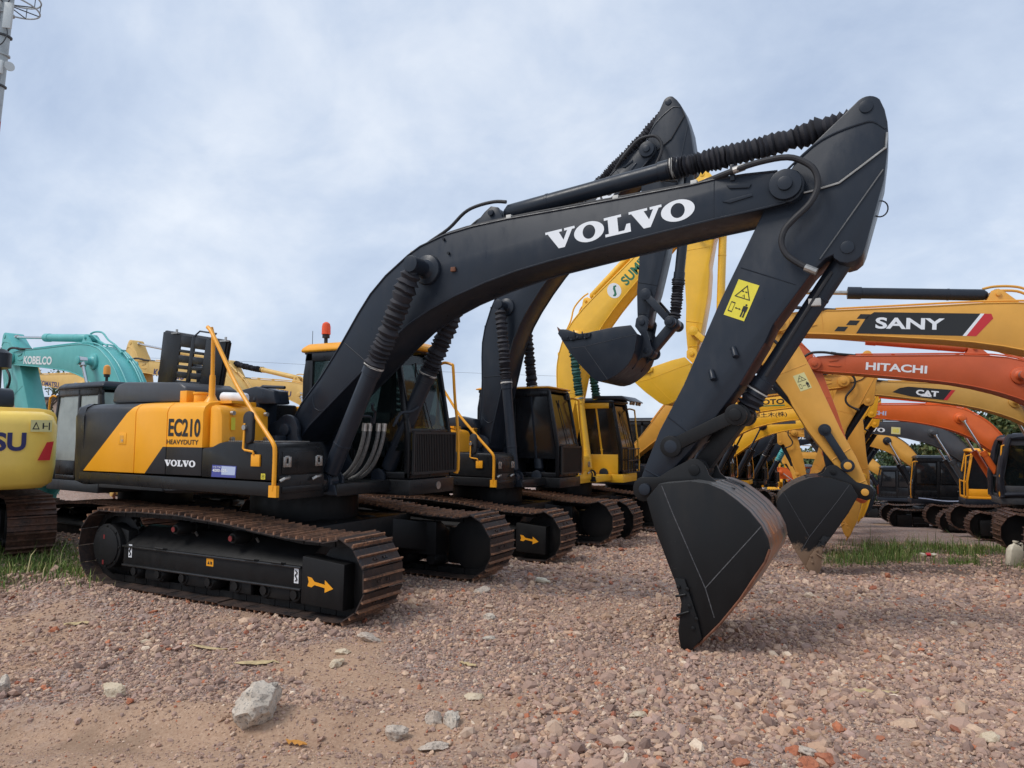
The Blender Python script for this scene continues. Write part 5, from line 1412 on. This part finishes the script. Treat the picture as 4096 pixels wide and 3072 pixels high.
rock(1060*S_, 1383*S_, (.16, .10, .06), 'rock_white', 'pair forming white fragment flat on the gravel', 54, rz=az+.5)
rock(1745*S_, 1630*S_, (.16, .10, .07), 'rock_grey', 'greyish white long stone among brick fragments', 57, rz=az)
rock(1955*S_, 1193*S_, (.30, .22, .22), 'rock_grey', 'dark mossy stone at the edge of the grass strip', 60, rz=az)
for i, (px, py, sz) in enumerate(((1720, 1628, .12), (1745, 1655, .15), (1785, 1648, .17), (1690, 1560, .07), (1700, 1585, .06), (1675, 1545, .06), (1600, 1655, .10), (1530, 1468, .05), (650, 1357, .06), (1850, 1640, .08), (1325, 1450, .06), (1395, 1640, .07), (280, 1520, .06))):
    tag(rock(px*S_, py*S_, (sz*1.2, sz*.8, sz*.6), 'brick', None, 70+i, name='brick_fragment', rz=az+i), 'broken red brick fragment lying loose in the gravel', 'brick', 'red brick fragments in the gravel')

MAT['driftwood'] = plain('weathered_wood', (.50, .38, .20), .85, noise=.3, scale=20)
MAT['leaf_dry'] = plain('dry_orange_leaf', (.55, .24, .04), .7, noise=.2)
MAT['plastic_white'] = plain('dirty_white_plastic', (.60, .54, .42), .45, noise=.15, scale=8)
def strip(px, py, L_, w_, ang_, mat, label, cat, name, wav=.02, seed=0):
    x, y = ray_ground(px, py); g = np.random.default_rng(seed); z = hz(x, y)+.02
    mb = MB(); n = 9; top = []; bot = []
    for i in range(n):
        t = i/(n-1)-.5; ww = w_*(1-abs(t*2)**3)*.5+.004; off = g.normal(0, wav*.22)+.25*wav*math.sin(3*t); zz = g.normal(0, wav*.2)
        top.append((t*L_, off+ww, zz)); bot.append((t*L_, off-ww, zz+g.normal(0, .006)))
    vs = top+bot[::-1]; up_ = [(a, b*.8, c+.006) for a, b, c in vs]
    mb.loft([vs, up_]); o = mb.build(name, mat); o.location = (x, y, z); o.rotation_euler = (0, 0, ang_)
    return tag(o, label, cat)
strip(555*S_, 1437*S_, .34, .07, az+.15, 'driftwood', 'pale splinter of wood lying behind the white chunk', 'wood', 'wood_splinter', seed=1)
strip(450*S_, 1405*S_, .40, .03, az-.35, 'driftwood', 'long thin dry stalk on the gravel slope', 'stalk', 'dry_stalk', seed=2)
strip(1885*S_, 1500*S_, .34, .05, az-.3, 'driftwood', 'straw coloured husk on the gravel by the lower right', 'husk', 'dry_husk', seed=3)
strip(640*S_, 1612*S_, .14, .03, az-.4, 'leaf_dry', 'small dry orange leaf on the bare dirt', 'leaf', 'dry_leaf', seed=4)
strip(1010*S_, 1440*S_, .16, .025, az-.6, 'driftwood', 'short pale wood chip in the middle gravel', 'wood', 'wood_chip', seed=5)
strip(170*S_, 1352*S_, .25, .05, az+.35, 'driftwood', 'curved strip of bark on the gravel near the grass', 'bark', 'bark_strip', seed=6)
# bottle between the machines
bx_, by_ = ray_ground(1172*S_, 1265*S_)
mb = MB(); mb.lathe((-.1, 0, .04), (.13, 0, .045), [(0, .025), (.05, .036), (.65, .036), (.8, .016), (.93, .016), (1, .014)], 16)
o = mb.build('plastic_bottle', 'plastic_white'); o.location = (bx_, by_, hz(bx_, by_)+.02); o.rotation_euler = (0, 0, az-.8)
tag(o, 'small white plastic bottle lying on the gravel between the machines', 'bottle')
jx, jy = ray_ground(2190*S_, 1222*S_)
j = empty('plastic_jug', (jx, jy, hz(jx, jy)-.01), (0, .12, az)); tag(j, 'dirty white plastic jug standing before a rusty track', 'jug')
mb = MB(); mb.loft([[(a*w_, b*w_*.8, z) for a, b in ((-.12, -.1), (.12, -.1), (.15, 0), (.12, .1), (-.12, .1), (-.15, 0))] for z, w_ in ((0, .9), (.03, 1), (.30, 1), (.38, .7), (.42, .3), (.45, .28))]); mb.build('jug_body', 'plastic_white', j, .01, 40)
mb = MB(); mb.cyl((0, 0, .45), (0, 0, .48), .05, 14); mb.build('cap', 'plastic_white', j)
mb = MB(); mb.tube([(.05, 0, .42), (.12, 0, .44), (.14, 0, .36), (.12, 0, .30)], .018, 8, 3); mb.build('handle', 'plastic_white', j)
wx, wy = ray_ground(2005*S_, 1203*S_)
mb = MB(); g = np.random.default_rng(5)
mb.loft([[(i*.05-.15, .05*math.cos(a)+g.normal(0, .008), .035+.03*math.sin(a)+g.normal(0, .008)) for a in np.linspace(0, 2*math.pi, 8, endpoint=False)] for i in range(7)])
wr = mb.build('drink_carton', 'plastic_white'); wr.location = (wx, wy, hz(wx, wy)+.01); wr.rotation_euler = (0, 0, az-.2); tag(wr, 'crushed white and red drink carton on the gravel before the grass', 'carton')
mb = MB(); mb.loft([[(i*.03-.05, .056*math.cos(a), .037+.036*math.sin(a)) for a in np.linspace(0, 2*math.pi, 8, endpoint=False)] for i in range(4)]); mb.build('red_print', 'red', wr)

def grassmat():
    m, t, b = newmat('grass_blades')
    a = N(t, 'ShaderNodeAttribute', attribute_name='tint')
    t.links.new(a.outputs['Color'], b.inputs['Base Color']); b.inputs['Roughness'].default_value = .7; b.inputs['Specular IOR Level'].default_value = .25
    return m
MAT['grass'] = grassmat()
def grass(name, n, srange, qrange, hmean, label, thresh, clumps=60):
    P = []; Fc = []; Cl = []
    cs = RNG.uniform(*srange, clumps); cq = RNG.uniform(*qrange, clumps)
    k = RNG.integers(0, clumps, n)
    s = cs[k]+RNG.normal(0, .35, n); q = cq[k]+RNG.normal(0, .018, n)
    ok = (s > srange[0]-.6) & (s < srange[1]+.6) & (q > qrange[0]-.04) & (q < qrange[1]+.04)
    ok0 = ok; s, q = s[ok], q[ok]; t = s*q
    x = CAM[0]+s*F2[0]+t*R2[0]; y = CAM[1]+s*F2[1]+t*R2[1]; z = height(x, y)
    ok = ~((np.abs(x) < 2.2) & (np.abs(y) < 1.55))
    x, y, z = x[ok], y[ok], z[ok]; n = len(x)
    kk = k[ok0][ok]; ch = RNG.uniform(.35, 1.5, clumps)
    h = hmean*np.exp(RNG.normal(0, .4, n))*ch[kk]; a = RNG.uniform(0, 2*np.pi, n); lean = RNG.uniform(.1, .9, n)*h
    w = RNG.uniform(.004, .008, n); dx, dy = np.cos(a), np.sin(a)
    V = np.empty((n, 5, 3), np.float32)
    V[:, 0] = np.stack([x-dy*w, y+dx*w, z-.01], -1); V[:, 1] = np.stack([x+dy*w, y-dx*w, z-.01], -1)
    mx, my, mz = x+dx*lean*.35, y+dy*lean*.35, z+h*.6
    V[:, 2] = np.stack([mx+dy*w*.7, my-dx*w*.7, mz], -1); V[:, 3] = np.stack([mx-dy*w*.7, my+dx*w*.7, mz], -1)
    V[:, 4] = np.stack([x+dx*lean, y+dy*lean, z+h*(1-.25*lean/h)], -1)
    base = np.arange(n)*5
    quads = np.stack([base, base+1, base+2, base+3], -1); tris = np.stack([base+3, base+2, base+4], -1)
    me = bpy.data.meshes.new(name)
    me.from_pydata(V.reshape(-1, 3).tolist(), [], quads.tolist()+tris.tolist())
    pal = np.array([(.12, .19, .04), (.16, .22, .055), (.085, .14, .035), (.28, .26, .09), (.38, .32, .16)])
    dry = RNG.uniform(0, 1, clumps)[kk]
    c = np.where((RNG.random(n) < .08+.45*dry**3)[:, None], pal[RNG.choice([3, 4], n)], pal[RNG.choice(3, n, p=(.4, .35, .25))])*RNG.uniform(.75, 1.25, (n, 1))
    at = me.attributes.new('tint', 'FLOAT_COLOR', 'POINT'); cc4 = np.ones((n, 5, 4), np.float32); cc4[..., :3] = c[:, None]
    at.data.foreach_set('color', cc4.ravel())
    o = link(name, me, 'grass'); return tag(o, label, 'grass', kind='stuff')
grass('grass', 4200, (8.0, 11.6), (-.74, -.585), .085, 'tufts of grass and weeds beside the rear of the nearest track', 0, 44)
grass('grass_strip', 4200, (12.8, 19), (.49, .74), .18, 'ragged weedy grass under the facing machines', 0, 22)
grass('grass_verge', 1500, (13.0, 16.0), (.44, .50), .13, 'low grass beside the muddy bucket', 0, 40)

# ---------------------------------------------------------------- trees, wall, mast, wire
def leafmat():
    m, t, b = newmat('tree_leaves')
    a = N(t, 'ShaderNodeAttribute', attribute_name='tint')
    t.links.new(a.outputs['Color'], b.inputs['Base Color']); b.inputs['Roughness'].default_value = .6; b.inputs['Specular IOR Level'].default_value = .3
    return m
MAT['leaf'] = leafmat()
MAT['bark'] = plain('tree_bark', (.10, .075, .055), .9, noise=.3, scale=6)
def tree(px, d, top_py, wid, label, seed, tone=(1, 1, 1), nleaf=5200, group='trees beyond the yard'):
    lat = (px-2048)/2839*d
    p = Vector(CAM)+fwd*d+rg2*lat
    x, y = p.x, p.y; z0 = hz(x, y)
    top = (Vector(CAM)+(fwd+rg2*((px-2048)/2839)-up2*((top_py-1536)/2839))*d).z
    H = max(top-z0, 2.5); g = np.random.default_rng(seed)
    root = empty('tree', (x, y, z0)); tag(root, label, 'tree', group)
    tk_ = MB(); hh = H*.42
    tk_.tube([(0, 0, -.2), (g.normal(0, .05), g.normal(0, .05), hh*.5), (g.normal(0, .1), g.normal(0, .1), hh), (g.normal(0, .2), g.normal(0, .2), H*.8)], [H*.035, H*.028, H*.022, H*.008], 8, 0)
    cl = []
    for i in range(26):
        a = g.uniform(0, 2*math.pi); rr = wid*.5*math.sqrt(g.uniform(.02, 1)); hz_ = g.uniform(.28, .96)
        rr *= math.sin(math.pi*min(1, max(.12, 1.15-hz_)))**.5
        c = Vector((rr*math.cos(a), rr*math.sin(a), H*hz_)); cl.append((c, g.uniform(.14, .26)*wid))
        if i % 2 == 0: tk_.tube([(0, 0, hh*g.uniform(.6, 1.2)), (c.x*.5, c.y*.5, (c.z+hh)*.52), tuple(c)], [H*.013, H*.009, H*.003], 5)
    tk_.build_one = None
    link('trunk', tk_.data('trunk'), 'bark', root)
    n = nleaf; k = g.integers(0, len(cl), n)
    cen = np.array([c[0][:] for c in cl])[k]; rad = np.array([c[1] for c in cl])[k]
    dv = g.normal(size=(n, 3)); dv /= np.linalg.norm(dv, axis=1)[:, None]
    P = cen+dv*(rad*g.uniform(.35, 1.0, n)**.6)[:, None]*np.array([1, 1, .75])
    L_ = wid*.028*g.uniform(.7, 1.4, n)
    u = g.normal(size=(n, 3)); u /= np.linalg.norm(u, axis=1)[:, None]
    w = np.cross(u, g.normal(size=(n, 3))); w /= np.linalg.norm(w, axis=1)[:, None]
    V = np.stack([P-u*L_[:, None], P+w*L_[:, None]*.55, P+u*L_[:, None], P-w*L_[:, None]*.55], 1)
    me = bpy.data.meshes.new('crown'); b = np.arange(n)*4
    me.from_pydata(V.reshape(-1, 3).tolist(), [], np.stack([b, b+1, b+2, b+3], -1).tolist())
    ct = g.uniform(.7, 1.3, len(cl))[k]
    pal = np.array([(.055, .095, .04), (.075, .12, .045), (.04, .075, .035), (.11, .13, .05)])
    c = pal[g.choice(4, n)]*np.array(tone)*ct[:, None]
    at = me.attributes.new('tint', 'FLOAT_COLOR', 'POINT'); cc4 = np.ones((n, 4, 4), np.float32); cc4[..., :3] = c[:, None]
    at.data.foreach_set('color', cc4.ravel())
    link('crown', me, 'leaf', root)
T1, T2, T3 = 'dense green tree standing beyond the facing machines', 'olive tinged tree rising behind the orange boom', 'green tree seen through the gap under the black booms'
tree(3640, 62, 1775, 5.5, T1, 1, group='trees beyond the facing row'); tree(3720, 66, 1800, 6, T1, 2, group='trees beyond the facing row'); tree(3560, 70, 1830, 6, T1, 3, group='trees beyond the facing row'); tree(3800, 60, 1850, 5, T1, 4, group='trees beyond the facing row')
for i, (px, d, ty, w_) in enumerate(((3900, 52, 1680, 6.5), (4010, 50, 1630, 7), (4110, 50, 1600, 7), (3960, 62, 1700, 8), (4200, 48, 1640, 7), (4060, 58, 1680, 7))):
    tree(px, d, ty, w_, T2, 20+i, (1.45, 1.2, 1.0), group='olive trees behind the orange boom')
for i, (px, d, ty, w_) in enumerate(((3185, 68, 1785, 5.5), (3240, 72, 1800, 5), (3160, 80, 1820, 6), (3290, 78, 1830, 6))):
    tree(px, d, ty, w_, T3, 40+i, group='trees in the gap under the booms')
tree(3072, 60, 1815, 2.4, 'slim sapling left of the distant yellow machine', 50, nleaf=2200, group=None)
tree(3480, 75, 1860, 6, T1, 60, group='trees beyond the facing row')
tree(165, 44, 1470, 3.0, 'thin leafy bush showing between the teal boom and the block wall', 61, nleaf=1800, group=None)

def wallmat():
    m, t, b = newmat('tan_wall_panels')
    tc = N(t, 'ShaderNodeTexCoord'); br = N(t, 'ShaderNodeTexBrick'); t.links.new(tc.outputs['Object'], br.inputs['Vector'])
    mp = N(t, 'ShaderNodeMapping'); mp.inputs['Rotation'].default_value = (R(90), 0, 0); t.links.new(tc.outputs['Object'], mp.inputs[0]); t.links.new(mp.outputs[0], br.inputs['Vector'])
    br.inputs['Color1'].default_value = (.46, .34, .26, 1); br.inputs['Color2'].default_value = (.42, .31, .24, 1); br.inputs['Mortar'].default_value = (.24, .19, .16, 1)
    br.inputs['Scale'].default_value = 1.0; br.inputs['Brick Width'].default_value = .9; br.inputs['Row Height'].default_value = .6; br.inputs['Mortar Size'].default_value = .012; br.offset = 0.0
    t.links.new(br.outputs['Color'], b.inputs['Base Color']); b.inputs['Roughness'].default_value = .7
    return m
MAT['wall'] = wallmat()
wp_ = Vector(CAM)+fwd*52+rg2*((205-2048)/2839*52)
wr_ = empty('warehouse', (wp_.x, wp_.y, hz(wp_.x, wp_.y)-.3), (0, 0, YAW-R(90))); tag(wr_, 'low tan block building behind the machines facing away to the left', 'building')
mb = MB(); mb.box(-7, 9, 0, 8, 0, 4.6); mb.build('wall', 'wall', wr_)
mb = MB(); mb.box(-7.2, 9.2, -.2, 8.2, 4.6, 4.8); mb.build('roof', 'grey_dark', wr_, .03)

# telecom mast at the far left
MAT['mast'] = plain('galvanised_mast', (.36, .38, .38), .5, .3, noise=.15, scale=2)
MAT['mast_dark'] = plain('dark_mast_fitting', (.05, .052, .055), .6)
MAT['mast_red'] = plain('red_mast_band', (.35, .09, .07), .6, noise=.2)
MAT['antenna'] = plain('antenna_radome', (.50, .52, .51), .5)
dM = 62
def at(px, py, d=dM): return Vector(CAM)+(fwd+rg2*((px-2048)/2839)-up2*((py-1536)/2839))*d
top = at(59, -260); low = at(-25, 460); ax_ = (top-low).normalized()
base = low-ax_*((low.z-hz(low.x, low.y)+.3)/ax_.z)
mast = empty('telecom_mast', base); tag(mast, 'grey telecom mast with panel antennas and a ring platform', 'mast')
Lm = (top-base).length; bz = Vector((0, 0, 0))
def onax(p):  # height along the mast that appears level with a point
    return (p-base).dot(ax_)
mb = MB(); t_red = onax(low); 
mb.lathe(bz, ax_, [(0, .72), (t_red*.985, .56)], 20); mb.build('lower_pole', 'mast_red', mast)
mb = MB(); mb.lathe(bz, ax_, [(t_red*.985, .56), (Lm, .50)], 20); mb.build('upper_pole', 'mast', mast)
side = ax_.cross(fwd).normalized(); side = side if side.dot(rg2) > 0 else -side; frontv = side.cross(ax_); frontv = frontv if frontv.dot(fwd) < 0 else -frontv
for k, py in enumerate((60, 150, 225, 350)):
    t_ = onax(at(10, py)); mb = MB(); c = ax_*t_; mb.lathe(c, c+ax_*.22, [(0, .58), (.2, .70), (.8, .70), (1, .58)], 20); mb.build('collar', 'mast_dark' if k % 2 else 'mast', mast)
for k, (px, py, h_, w_) in enumerate(((57, 80, 2.2, .72), (24, 282, 1.15, .5), (3, 60, 1.6, .6), (20, -40, 1.9, .6))):
    c = (at(px, py)-base)+frontv*.75; mb = MB()
    mb.hexa([c+side*(a*w_/2)+frontv*(b*.12)+ax_*(-h_/2) for a, b in ((-1, -1), (1, -1), (1, 1), (-1, 1))]+[c+side*(a*w_/2)+frontv*(b*.12)+ax_*(h_/2) for a, b in ((-1, -1), (1, -1), (1, 1), (-1, 1))])
    pa = mb.build('panel_antenna', 'antenna', mast, .03)
    mb = MB(); mb.tube([c-ax_*(h_/2), c-ax_*(h_/2+.5)+side*.1, c-ax_*(h_/2+1.2)-side*.15, c-ax_*(h_/2+1.5)-side*.45], .05, 6, 3); mb.build('feeder_cable', 'mast_dark', pa)
tz = onax(at(30, 18)); c = ax_*tz
for dz in (0, .95):
    mb = MB(); rr = 2.45; mb.tube([c+ax_*dz+side*(rr*math.cos(a))+frontv*(rr*math.sin(a)) for a in np.linspace(0, 2*math.pi, 37)], .07, 8); mb.build('ring_platform', 'mast', mast)
mb = MB()
for a in np.linspace(0, 2*math.pi, 8, endpoint=False):
    e_ = side*math.cos(a)+frontv*math.sin(a); mb.cyl(c+e_*.3, c+e_*2.45, .05, 6); mb.cyl(c+e_*2.45, c+e_*2.45+ax_*.95, .035, 6)
mb.build('platform_bracket', 'mast_dark', mast)
dsh = (at(42, 272)-base)+frontv*.2; mb = MB(); mb.lathe(dsh, dsh+(side*.7+frontv*.7)*.3, [(0, .12), (.3, .36), (.8, .40), (1, .38)], 18); mb.build('dish_antenna', 'antenna', mast)
# thin wire across the sky
w0 = at(-600, 1395, 55); w1 = at(880, 1442, 55); w2 = at(2100, 1500, 55); w3 = at(4700, 1580, 60)
mb = MB(); mb.tube([w0, w1, w2, w3], .009, 5, 6); tag(mb.build('overhead_wire', 'mast_dark'), 'thin dark overhead wire sagging across the sky', 'wire')

# blue and white rope hung along the filmed machine
if True:
    rp = MB(); a = Vector((-1.2, 1.47, 1.28)); pts = [a+Vector((i*.35-1.2, 0, -.03*math.sin(i*1.1)-.02*math.sin(i/10*math.pi)*2)) for i in range(11)]
    rp.tube(pts, .025, 6, 4); rp.build('rope', 'rope', r6['root'])

# far machines glimpsed through the gap
FY = dict(body='yellow', accent='yellow', boom='yellow', cab='black_gloss', roof='black', glass='darkglass', shoes=('shoe_rust', 'grouser_rust'), cyl='yellow', hood='black')
pf = at(3165, 1950, 52); excavator('small distant yellow excavator with upright boom seen through the gap under the booms', (pf.x, pf.y, hz(pf.x, pf.y)), 250, FY, armpin=(3.0, 7.2), bktpin=(3.6, 4.3), brot=-60, det=0)
pf = at(3215, 1950, 46); excavator('distant orange excavator with its boom laid low beside the upright yellow boom', (pf.x+1.0, pf.y, hz(pf.x+1, pf.y)), 206, dict(H4, wrap=False, cab='orange'), armpin=(6.1, 1.2), bktpin=(8.95, .75), brot=40, det=0, view=1)
pf = at(3600, 1980, 42); excavator('distant excavator with a plain black cab, just left of the filmed black cab', (pf.x, pf.y, hz(pf.x, pf.y)), 188, dict(S6), armpin=(5.8, 3.6), bktpin=(5.2, .8), brot=40, det=0, view=1)
